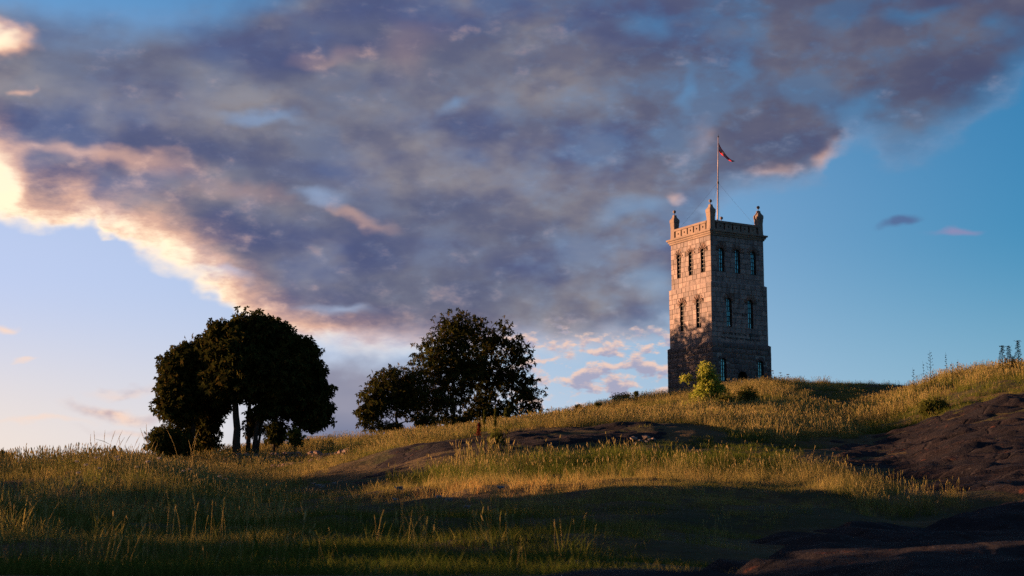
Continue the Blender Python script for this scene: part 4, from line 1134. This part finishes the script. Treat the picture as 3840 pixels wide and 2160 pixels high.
def scatter(name, pts, yaw, tilt, scl, tint, var, coll, label, kind='stuff'):
    me = bpy.data.meshes.new(name); me.vertices.add(len(pts)); me.vertices.foreach_set('co', np.ascontiguousarray(pts, np.float32).ravel())
    rot = np.stack([tilt[:, 0], tilt[:, 1], yaw], 1)
    for nm, ty, data in (('rot', 'FLOAT_VECTOR', rot), ('scl', 'FLOAT', scl), ('tint', 'FLOAT', tint)):
        at_ = me.attributes.new(nm, ty, 'POINT'); at_.data.foreach_set('vector' if ty == 'FLOAT_VECTOR' else 'value', np.ascontiguousarray(data, np.float32).ravel())
    at_ = me.attributes.new('vi', 'INT', 'POINT'); at_.data.foreach_set('value', np.ascontiguousarray(var, np.int32))
    o = bpy.data.objects.new(name, me); COL.objects.link(o)
    ng = bpy.data.node_groups.new(name, 'GeometryNodeTree')
    ng.interface.new_socket('Geometry', in_out='INPUT', socket_type='NodeSocketGeometry'); ng.interface.new_socket('Geometry', in_out='OUTPUT', socket_type='NodeSocketGeometry')
    i_, o_ = ng.nodes.new('NodeGroupInput'), ng.nodes.new('NodeGroupOutput'); L = ng.links.new
    mtp = ng.nodes.new('GeometryNodeMeshToPoints'); L(i_.outputs[0], mtp.inputs[0])
    iop = ng.nodes.new('GeometryNodeInstanceOnPoints'); L(mtp.outputs[0], iop.inputs['Points'])
    ci = ng.nodes.new('GeometryNodeCollectionInfo'); ci.inputs['Collection'].default_value = coll
    ci.inputs['Separate Children'].default_value = True; ci.inputs['Reset Children'].default_value = True
    L(ci.outputs[0], iop.inputs['Instance']); iop.inputs['Pick Instance'].default_value = True
    def named(nm, ty):
        n = ng.nodes.new('GeometryNodeInputNamedAttribute'); n.data_type = ty; n.inputs['Name'].default_value = nm; return n.outputs[0]
    L(named('vi', 'INT'), iop.inputs['Instance Index'])
    e2r = ng.nodes.new('FunctionNodeEulerToRotation'); L(named('rot', 'FLOAT_VECTOR'), e2r.inputs[0]); L(e2r.outputs[0], iop.inputs['Rotation'])
    L(named('scl', 'FLOAT'), iop.inputs['Scale'])
    L(iop.outputs[0], o_.inputs[0])
    md = o.modifiers.new('grass', 'NODES'); md.node_group = ng
    return tag(o, label, kind=kind)

def sow(r0, r1, per_m2, rng, amax=21.5):
    n = int(R(2 * amax) * (r1 * r1 - r0 * r0) / 2 * per_m2)
    r = np.sqrt(rng.uniform(r0 * r0, r1 * r1, n)); a_ = np.radians(rng.uniform(-amax, amax, n))
    return r * np.sin(a_), r * np.cos(a_), r, np.degrees(a_)
TOWER_HALF = SB / 2 + 0.15
def off_tower(x, y):
    c_, s_ = math.cos(TYAW), math.sin(TYAW); dx, dy = x - TX, y - TY
    return (np.abs(dx * c_ + dy * s_) > TOWER_HALF) | (np.abs(-dx * s_ + dy * c_) > TOWER_HALF)
COLX = np.array([bearing(x) for x in (-700, 0, 900, 1400, 1900, 2400, 2900, 3400, 3840, 4700)])

def sow_grass():
    rng = np.random.default_rng(5)
    near, farp = [], []
    for r0, r1, dn in ((10.5, 17, 40), (17, 30, 30), (30, 50, 17)):
        near.append(sow(r0, r1, dn, rng))
    for r0, r1, dn in ((50, 80, 5.5), (80, 125, 3.6), (125, 200, 2.3)):
        farp.append(sow(r0, r1, dn, rng))
    for lst, coll, nm in ((near, NEAR, 'near'), (farp, FAR, 'far')):
        x = np.concatenate([q[0] for q in lst]); y = np.concatenate([q[1] for q in lst]); r = np.hypot(x, y); a_ = np.degrees(np.arctan2(x, y))
        rk = rockness(x, y)
        pat = fbm(x, y, .11, 3, 6); fine = fbm(x, y, .5, 2, 2)
        keepm = (rng.random(len(x)) < .62 + fbm(x, y, .35, 3, 1) * 1.3) & ((rk < -0.15 + fine * .9) | ((rng.random(len(x)) < .05) & (fine > .08))) & off_tower(x, y)
        x, y, r, a_, pat, fine, rk = (q[keepm] for q in (x, y, r, a_, pat, fine, rk))
        n = len(x); z = height(x, y)
        # how tall and how dry the growth is, zone by zone
        hay = .30 + pat * .95 + fine * .35
        dry = .20 + pat * 1.0 + fine * .35
        S_ = lambda lo, hi, v: np.clip((v - lo) / (hi - lo), 0, 1)
        brow = S_(27, 31, r) * (1 - S_(36, 44, r)) * S_(-8.5, -5, a_) * (1 - S_(9, 12, a_))          # close-cropped brow
        lush = S_(41, 45, r) * (1 - S_(60, 66, r)) * S_(-6, -2, a_) * (1 - S_(8, 11, a_))            # tall green growth in the hollow
        mead = S_(66, 76, r) * (1 - S_(9.5, 13, a_))                                                 # golden meadow
        mound = S_(33, 36, r) * (1 - S_(60, 70, r)) * (1 - S_(-9, -6, a_))                           # left-hand mound
        ridge = S_(78, 86, r) * S_(11, 13.5, a_)
        saddle = S_(120, 135, r) * S_(8.8, 10, a_) * (1 - S_(13, 15, a_))
        front = 1 - S_(24, 32, r)
        toe = S_(38, 44, r) * (1 - S_(58, 64, r)) * S_(-8, -5.5, a_) * (1 - S_(-3.2, -2.0, a_))         # thin turf below the slab
        hay = hay + mead * .42 + mound * .20 - lush * .20 + ridge * .3 - brow * .75 - saddle * .6 - front * .62 - toe * .5 + front * fbm(x, y, .55, 3, 5) * 1.3
        dry = dry + mead * .22 + mound * .10 - lush * .55 + ridge * .12 - brow * .05 + front * .10 - saddle * .15
        tint = np.clip(dry + rng.normal(0, .14, n), 0, 1)
        u = hay + rng.normal(0, .16, n)
        u = np.where((front > .2) & (rng.random(n) < .034), .8, u)                                  # single stalks in the near turf
        u = np.where(rk > -.1, 0, u); tint = np.where(rk > -.1, tint * .4, tint)
        var = np.where(u < .16, 0, np.where(u < .50, 3, 6)) + rng.integers(0, 3, n)
        scl = rng.uniform(.55, 1.3, n) * (1 + .25 * pat) * (1 + .22 * lush - .10 * mound)
        scl *= np.where(rk > -1.2, .7, 1.0) * (1 - .25 * toe) * (1 - .3 * brow) * (1 - .4 * S_(-10.5, -9, a_) * (1 - S_(-5.5, -4, a_)) * S_(36, 40, r) * (1 - S_(90, 95, r)))
        if nm == 'far': scl *= .92
        # right by the tower foot the grass is shorter
        tilt = rng.normal(0, .10, (n, 2)); tilt[:, 1] += .05
        scatter('meadow_grass', np.stack([x, y, z], 1), rng.uniform(0, 6.283, n), tilt, scl, tint, var, coll,
                'long grass going to seed over the near slope' if nm == 'near' else 'golden seeding grass over the upper slope')
        print('grass', nm, n)
sow_grass()

# ------------------------------------------------------------------ plants that stand out one by one
prng = np.random.default_rng(77)
def stem_thing(name, x, ytop, r, label, cat, group=None, arch=0.0, headlen=.09, hw=.007, w=.0028, mat='straw', lean=0.0):
    o, right, away = frame_at(x, r)
    tip = place(x, ytop, r); h = tip.z - o.z
    root = empty(name, o, -R(bearing(x))); tag(root, label, cat, group)
    pts = []
    for i in range(9):
        t_ = i / 8
        pts.append((arch * (t_ ** 2.6) * h + lean * t_ * h, prng.normal() * .006, h * (t_ - max(0, abs(arch) - .15) * .55 * t_ ** 4)))
    mb = MB(); mb.tube(pts[:7], [w] * 7, 4, cap=False); mb.build('stem', M[mat], root)
    mb = MB(); mb.tube(pts[6:], [w, hw, w * .6], 5); mb.build('seed_head', M[mat], root)
    return root
ST_G = 'tall grass stems against the sky at the left'
for (x, yt_, arch, ln) in [(337, 1627, .0, 0), (358, 1613, -.05, .0), (372, 1660, .05, 0), (387, 1612, .02, 0), (398, 1613, .12, .05), (415, 1612, .16, .06), (443, 1619, .2, .06),
                           (428, 1632, .22, 0), (453, 1637, -.05, 0), (486, 1631, .18, .03), (475, 1664, .12, 0), (551, 1585, -.03, 0), (563, 1605, -.15, -.05), (501, 1612, -.5, -.28),
                           (528, 1640, .12, .06), (545, 1650, .16, .06), (560, 1662, .1, .1), (505, 1660, .1, .02), (518, 1668, .2, .05), (680, 1606, -.2, -.05), (700, 1610, .14, .05), (716, 1640, .1, 0), (729, 1650, -.12, 0)]:
    stem_thing('grass_stem', x, yt_, 43.0 + prng.uniform(-1.5, 1.5), 'grass stem bowing over to the left against the pale sky' if arch < -.3 else 'tallest upright grass stem against the pale sky, by the trees' if x == 551 else 'tall thin grass stem with seed head against the pale sky at the left', 'grass stem', ST_G, arch, lean=ln)
# weeds on the right-hand ridge
def branched_weed(name, x, ytop, r, label, nb, blen, mat='weed', umbel=False, seed=0, w=.009):
    rng = np.random.default_rng(seed); o, right, away = frame_at(x, r); h = place(x, ytop, r).z - o.z
    root = empty(name, o, -R(bearing(x))); tag(root, label, 'weed', 'tall weeds on the right-hand ridge')
    mb = MB(); mb.tube([(0, 0, -.05), (.02, 0, h * .5), (-.01 + .03 * rng.normal(), 0, h)], [w, w * .8, w * .35], 5); mb.build('stem', M[mat], root)
    mb = MB(); lv = []
    for i in range(nb):
        t_ = .22 + .75 * i / nb; L = blen * (1 - t_ * .82) * rng.uniform(.75, 1.2); a_ = (0 if i % 2 else math.pi) + rng.normal() * .5
        d = Vector((math.cos(a_), math.sin(a_) * .6, 0)); b = Vector((0, 0, h * t_))
        pts = [b, b + d * L * .5 + Vector((0, 0, L * .10)), b + d * L + Vector((0, 0, L * .5))]
        mb.tube(pts, [w * .5, w * .4, w * .2], 3, cap=False)
        for q in range(7): lv.append(pts[0].lerp(pts[1], q / 6) if q < 3 else pts[1].lerp(pts[2], (q - 2) / 4))
        if umbel:
            top = pts[2]
            for _ in range(9): lv.append(top + Vector((rng.normal() * .035, rng.normal() * .035, rng.normal() * .008)))
    mb.build('branches', M[mat], root)
    if umbel:
        for _ in range(40): lv.append(Vector((rng.normal() * .06, rng.normal() * .06, h + rng.normal() * .012)))
    V, F = leaf_quads(np.array([tuple(v) for v in lv]), .045 if umbel else .04, rng, .2, 3)
    link_mesh('leaves', mesh_np('leaves', V, F), root, [M[mat]])
    return root
RW = 97
branched_weed('tall_weed', 3502, 1313, RW, 'fern-shaped dry weed, tallest on the slope of the right-hand ridge', 22, .42, seed=1)
branched_weed('tall_weed', 3562, 1320, RW, 'slim dark spire of a weed right of the fern-shaped one', 14, .12, seed=2)
branched_weed('tall_weed', 3604, 1346, RW, 'short thin weed spire farthest from the fern-shaped one, before the umbels', 8, .08, seed=3)
branched_weed('tall_weed', 3437, 1377, RW, 'small bushy weed left of the fern-shaped one', 14, .16, seed=4)
branched_weed('tall_weed', 3476, 1353, RW, 'thin upright weed just left of the fern-shaped one', 10, .09, seed=5)
branched_weed('tall_weed', 3582, 1354, RW, 'stubby weed between two slim spires on the ridge', 7, .10, seed=6)
branched_weed('umbel_weed', 3776, 1297, RW, 'leafy flat-topped weed, left one of three at the right edge', 26, .26, umbel=True, seed=7, w=.014)
branched_weed('umbel_weed', 3802, 1298, RW, 'leafy flat-topped weed, middle one of three at the right edge', 26, .24, umbel=True, seed=8, w=.014)
branched_weed('umbel_weed', 3837, 1278, RW, 'leafy flat-topped weed, tallest, cut by the right edge', 28, .26, umbel=True, seed=9, w=.014)
branched_weed('umbel_weed', 3816, 1338, RW, 'low flat-topped weed between the three tall ones', 16, .2, umbel=True, seed=10, w=.012)
for i, (x, y_) in enumerate(((2880, 1402), (2905, 1390), (2935, 1398), (2962, 1404))):
    p_ = branched_weed('umbel_weed', x, y_, 146, ['cow parsley stalk on the skyline nearest the right edge of the tower', 'tallest cow parsley stalk right of the tower', 'third cow parsley stalk from the tower along the skyline', 'cow parsley stalk farthest right of the tower'][i], 6, .3, umbel=True, seed=20 + i)
    p_['group'] = 'cow parsley right of the tower'
# dock and mulleins on the slope before the right-hand clump
def spire(name, x, ytop, ybot, r, label, mat, hw, cat):
    o, right, away = frame_at(x, r); h = place(x, ytop, r).z - o.z; hb = max(.2, place(x, ybot, r).z - o.z)
    root = empty(name, o, -R(bearing(x))); tag(root, label, cat)
    mb = MB(); mb.tube([(0, 0, -.05), (.01, 0, hb), (.02, 0, h * .98)], [.010, .009, .005], 5); mb.build('stem', M['weed'], root)
    rng = np.random.default_rng(int(x)); n = 260; t_ = rng.random(n)
    c = np.stack([rng.normal(0, 1, n) * hw * (1 - .6 * t_) + .02 * t_, rng.normal(0, 1, n) * hw * (1 - .6 * t_), hb + (h - hb) * t_], 1)
    V, F = leaf_quads(c, .045, rng, .2, 3); link_mesh('flower_spike', mesh_np('flower_spike', V, F), root, [M[mat]])
    return root
spire('dock_plant', 1795, 1584, 1632, 66, 'dark red dock plant upright before the open trees', 'dock', .05, 'dock')
spire('mullein', 1815, 1538, 1590, 60, 'green flower spike beside the dark red dock', 'green_leaf', .022, 'mullein')
spire('mullein', 1856, 1522, 1600, 60, 'tallest green flower spike, in front of the open trees', 'green_leaf', .024, 'mullein')
spire('mullein', 1896, 1530, 1560, 61, 'thick green flower spike, left one of a close pair', 'green_leaf', .034, 'mullein')
spire('mullein', 1908, 1524, 1564, 61, 'thick green flower spike, right one of a close pair', 'green_leaf', .030, 'mullein')
# yarrow: flat white heads on the mound and in the near grass
yr = empty('yarrow', (0, 0, 0)); tag(yr, 'flat white yarrow head in the long grass', 'flower', 'white yarrow in the grass')
mb = MB(); mb.tube([(0, 0, -.05), (.01, 0, .3), (.015, 0, .55)], [.004, .004, .003], 4); mb.build('stem', M['weed'], yr)
c = np.stack([prng.normal(0, .022, 60) + .015, prng.normal(0, .022, 60), .55 + prng.normal(0, .006, 60)], 1)
V, F = leaf_quads(c, .016, prng, 0, 5); link_mesh('flower_head', mesh_np('flower_head', V, F), yr, [M['petal']])
spots = [(440, 41), (335, 39), (365, 38.5), (300, 38), (515, 39.5), (560, 40), (595, 42), (700, 42), (705, 43.5), (830, 42.5), (285, 40), (450, 43), (850, 44), (360, 43),
         (1180, 34), (1230, 33.5), (1205, 33), (1255, 34), (1480, 24), (1640, 23), (1750, 22), (1500, 22.5), (1690, 22), (2380, 58), (2420, 57), (2440, 58), (2070, 57), (1880, 26)]
for i, (x, r_) in enumerate(spots):
    o = yr if i == 0 else copy_tree(yr)
    o.location = at(x, r_); o.rotation_euler = (prng.normal() * .1, prng.normal() * .1, prng.uniform(0, 6)); s_ = prng.uniform(.8, 1.15); o.scale = (s_, s_, s_)

# ------------------------------------------------------------------ stones and walls
def rock_verts(rng, sx, sy, sz):
    bm = bmesh.new(); bmesh.ops.create_icosphere(bm, subdivisions=1, radius=1.0)
    vs = []
    for v in bm.verts:
        c = v.co.copy(); m_ = max(abs(c.x), abs(c.y), abs(c.z)); c = c.lerp(c / m_, .45)
        c += Vector((rng.normal(), rng.normal(), rng.normal())) * .10
        vs.append((c.x * sx, c.y * sy, c.z * sz))
    fs = [tuple(v.index for v in f.verts) for f in bm.faces]; bm.free(); return vs, fs
SRNG = np.random.default_rng(99)
M['wall_stone'] = stone_mat('field_stone', rgb(0.26, 0.17, 0.14), rgb(0.15, 0.115, 0.105), rgb(0.20, 0.11, 0.085), .5, .7)
SHP = [mesh_of('stone', *rock_verts(SRNG, 1, 1, 1)) for _ in range(6)]
for me in SHP: me.materials.append(M['wall_stone'])
def stone_at(parent, p, s, rz):
    o = bpy.data.objects.new('stone', SHP[int(SRNG.integers(0, 6))]); COL.objects.link(o); o.parent = parent
    o.location = p; o.scale = s; o.rotation_euler = (SRNG.normal() * .12, SRNG.normal() * .12, rz + SRNG.normal() * .15)
def dry_wall(name, path, rows, sz, label, ragged=.3, h0=0.0):
    """rough stones along a path of (column, distance)"""
    P = [at(x, r) for x, r in path]; root = empty(name, P[0]); tag(root, label, 'wall')
    for a_, b_ in zip(P[:-1], P[1:]):
        L = (b_ - a_).length; n = max(1, int(L / (sz * 1.7))); rz = math.atan2(b_.y - a_.y, b_.x - a_.x)
        for j in range(rows):
            for i in range(n):
                if j == rows - 1 and SRNG.random() < ragged: continue
                t_ = (i + .5 + (.5 if j % 2 else 0) + SRNG.normal() * .1) / n
                q = a_.lerp(b_, min(t_, 1.02)); g = hz(q.x, q.y)
                stone_at(root, Vector((q.x, q.y, g + h0 + sz * .55 + j * sz * 1.05)) - P[0] + Vector((SRNG.normal() * .04, SRNG.normal() * .04, 0)),
                         (sz * SRNG.uniform(.85, 1.15), sz * SRNG.uniform(.7, 1.0), sz * SRNG.uniform(.55, .75)), rz)
    return root
dry_wall('ruined_wall', [(820, 108), (930, 108), (1050, 107), (1150, 106.5)], 3, .19, 'low dark ruined wall with a turf top under the left clump')
dry_wall('ruined_wall', [(1150, 107), (1215, 103), (1300, 99)], 2, .21, 'row of pale reddish upright stones where the ruined wall turns towards us', .2)
dry_wall('ruined_wall', [(985, 97), (1080, 95.5), (1200, 95)], 2, .20, 'lower dark course of stones in the grass before the ruined wall', .2)
# far knoll with a little railing
kp, kr, ka = frame_at(1190, 168)
kb = MB(); nx_, ny_ = 26, 10; vs = []
for i in range(nx_ + 1):
    for j in range(ny_ + 1):
        u, v = i / nx_ * 2 - 1, j / ny_ * 2 - 1
        zz = (1 - u * u) * (1 - v * v); vs.append(kr * (u * 3.4) + ka * (v * 3.0) + Vector((0, 0, zz * 1.35 * (1 - .35 * u) - .5 + float(fbm(np.array([u * 3]), np.array([v * 3]), 1.1, 3)[0]) * .15 * zz)))
kb.add(vs, [(i * (ny_ + 1) + j, (i + 1) * (ny_ + 1) + j, (i + 1) * (ny_ + 1) + j + 1, i * (ny_ + 1) + j + 1) for i in range(nx_) for j in range(ny_)])
o = kb.build('rock_knoll', M['rock'], None, True); o.location = kp; tag(o, 'low dark rock knoll far off behind the ruined wall', kind='structure')
rp, rr_, ra_ = frame_at(1165, 160)
rl = empty('railing', rp, -R(bearing(1165))); tag(rl, 'small dark railing before the far rock knoll', 'railing')
for i in range(9):
    mb = MB(); x_ = -1.3 + i * .32; mb.box((x_ - .02, -.02, -.3), (x_ + .02, .02, .75)); mb.build('post', M['iron'], rl)
mb = MB(); mb.box((-1.4, -.025, .66), (1.4, .025, .72)); mb.build('rail', M['iron'], rl)
# pale boulders at the foot of the slab
for i, (x, r_, s_) in enumerate(((2376, 64.5, .15), (2425, 64.2, .19), (2450, 65, .11), (2402, 64.0, .10))):
    p = at(x, r_); o = bpy.data.objects.new('boulder', SHP[i].copy()); COL.objects.link(o); o.data.materials.clear(); o.data.materials.append(M['trim'])
    o.location = p + Vector((0, 0, s_ * .9)); o.scale = (s_, s_ * .8, s_ * .6); o.rotation_euler = (0, 0, i)
    tag(o, ['pale boulder, left one at the foot of the rock slab', 'largest pale boulder at the foot of the rock slab', 'pale boulder, right one at the foot of the rock slab', 'smallest pale boulder tucked between the others by the slab'][i], 'boulder', 'pale boulders by the rock slab')

# ------------------------------------------------------------------ people beyond the mound
def skin_mesh(name, pts, edges, rad, mat, parent, levels=1):
    me = bpy.data.meshes.new(name); me.from_pydata(pts, edges, []); me.update()
    o = bpy.data.objects.new(name, me); COL.objects.link(o); o.parent = parent
    m_ = o.modifiers.new('skin', 'SKIN'); sv = me.skin_vertices[0].data
    for i, r_ in enumerate(rad): sv[i].radius = r_ if isinstance(r_, tuple) else (r_, r_)
    sv[0].use_root = True
    ss = o.modifiers.new('sub', 'SUBSURF'); ss.levels = levels; ss.render_levels = levels
    me.materials.append(mat); return o
M['skin'] = simple('skin', (0.35, 0.19, 0.13), .6, .1)
M['hair_dark'] = simple('dark_hair', (0.018, 0.012, 0.010), .6)
M['hair_brown'] = simple('brown_hair', (0.10, 0.045, 0.022), .6)
M['maroon'] = simple('maroon_cloth', (0.13, 0.028, 0.024), .9)
M['brown_cloth'] = simple('brown_cloth', (0.16, 0.09, 0.05), .9)
M['denim'] = simple('dark_trousers', (0.03, 0.035, 0.05), .9)
def person(x, ytop, r, label, cloth, hair, long_hair):
    p = place(x, ytop, r); o = at(x, r); H = max(1.2, min(1.75, p.z - o.z)); k = H / 1.70
    root = empty('person', (o.x, o.y, p.z - H), -R(bearing(x)) + .15); tag(root, label, 'person', 'people beyond the left-hand mound')
    v = lambda a, b, c: (a * k, b * k, c * k)
    pts = [v(0, 0, .95), v(0, .01, 1.15), v(0, .0, 1.36), v(0, .01, 1.46), v(0, .02, 1.60),
           v(-.17, 0, 1.38), v(-.24, 0, 1.10), v(-.22, .10, .86), v(.17, 0, 1.38), v(.24, 0, 1.10), v(.22, .10, .86),
           v(-.09, 0, .88), v(-.10, .01, .48), v(-.10, -.02, .07), v(-.11, .12, .03), v(.09, 0, .88), v(.10, .01, .48), v(.10, -.02, .07), v(.11, .12, .03),
           v(-.22, .15, .78), v(.22, .15, .78), v(0, .10, 1.58)]
    ed = [(0, 1), (1, 2), (2, 3), (3, 4), (2, 5), (5, 6), (6, 7), (2, 8), (8, 9), (9, 10), (0, 11), (11, 12), (12, 13), (13, 14), (0, 15), (15, 16), (16, 17), (17, 18), (7, 19), (10, 20), (4, 21)]
    rd = [.13, .12, .14, .055, .10, .055, .042, .032, .055, .042, .032, .085, .06, .045, .04, .085, .06, .045, .04, .03, .03, .03]
    skin_mesh('body', pts, ed, [(a * k, a * k * .85) for a in rd], M['skin'], root)
    skin_mesh('top', [pts[i] for i in (0, 1, 2, 5, 6, 7, 8, 9, 10)], [(0, 1), (1, 2), (2, 3), (3, 4), (4, 5), (2, 6), (6, 7), (7, 8)], [a * k for a in (.16, .15, .165, .075, .06, .048, .075, .06, .048)], cloth, root)
    skin_mesh('trousers', [pts[i] for i in (0, 11, 12, 13, 15, 16, 17)], [(0, 1), (1, 2), (2, 3), (0, 4), (4, 5), (5, 6)], [a * k for a in (.145, .10, .075, .06, .10, .075, .06)], M['denim'], root)
    mb = MB(); mb.ball((0, -.015 * k, 1.615 * k), .118 * k, 12, 9, (.95, 1, .95))
    if long_hair: mb.tube([v(0, -.05, 1.64), v(0, -.09, 1.50), v(.01, -.13, 1.34), v(.01, -.14, 1.20)], [.10 * k, .115 * k, .10 * k, .05 * k], 9)
    mb.build('hair', hair, root, True)
    return root
person(429, 1671, 128, 'person with long dark hair in a maroon top beyond the left mound', M['maroon'], M['hair_dark'], True)
person(453, 1680, 130, 'person with short brown hair beyond the left mound', M['brown_cloth'], M['hair_brown'], False)
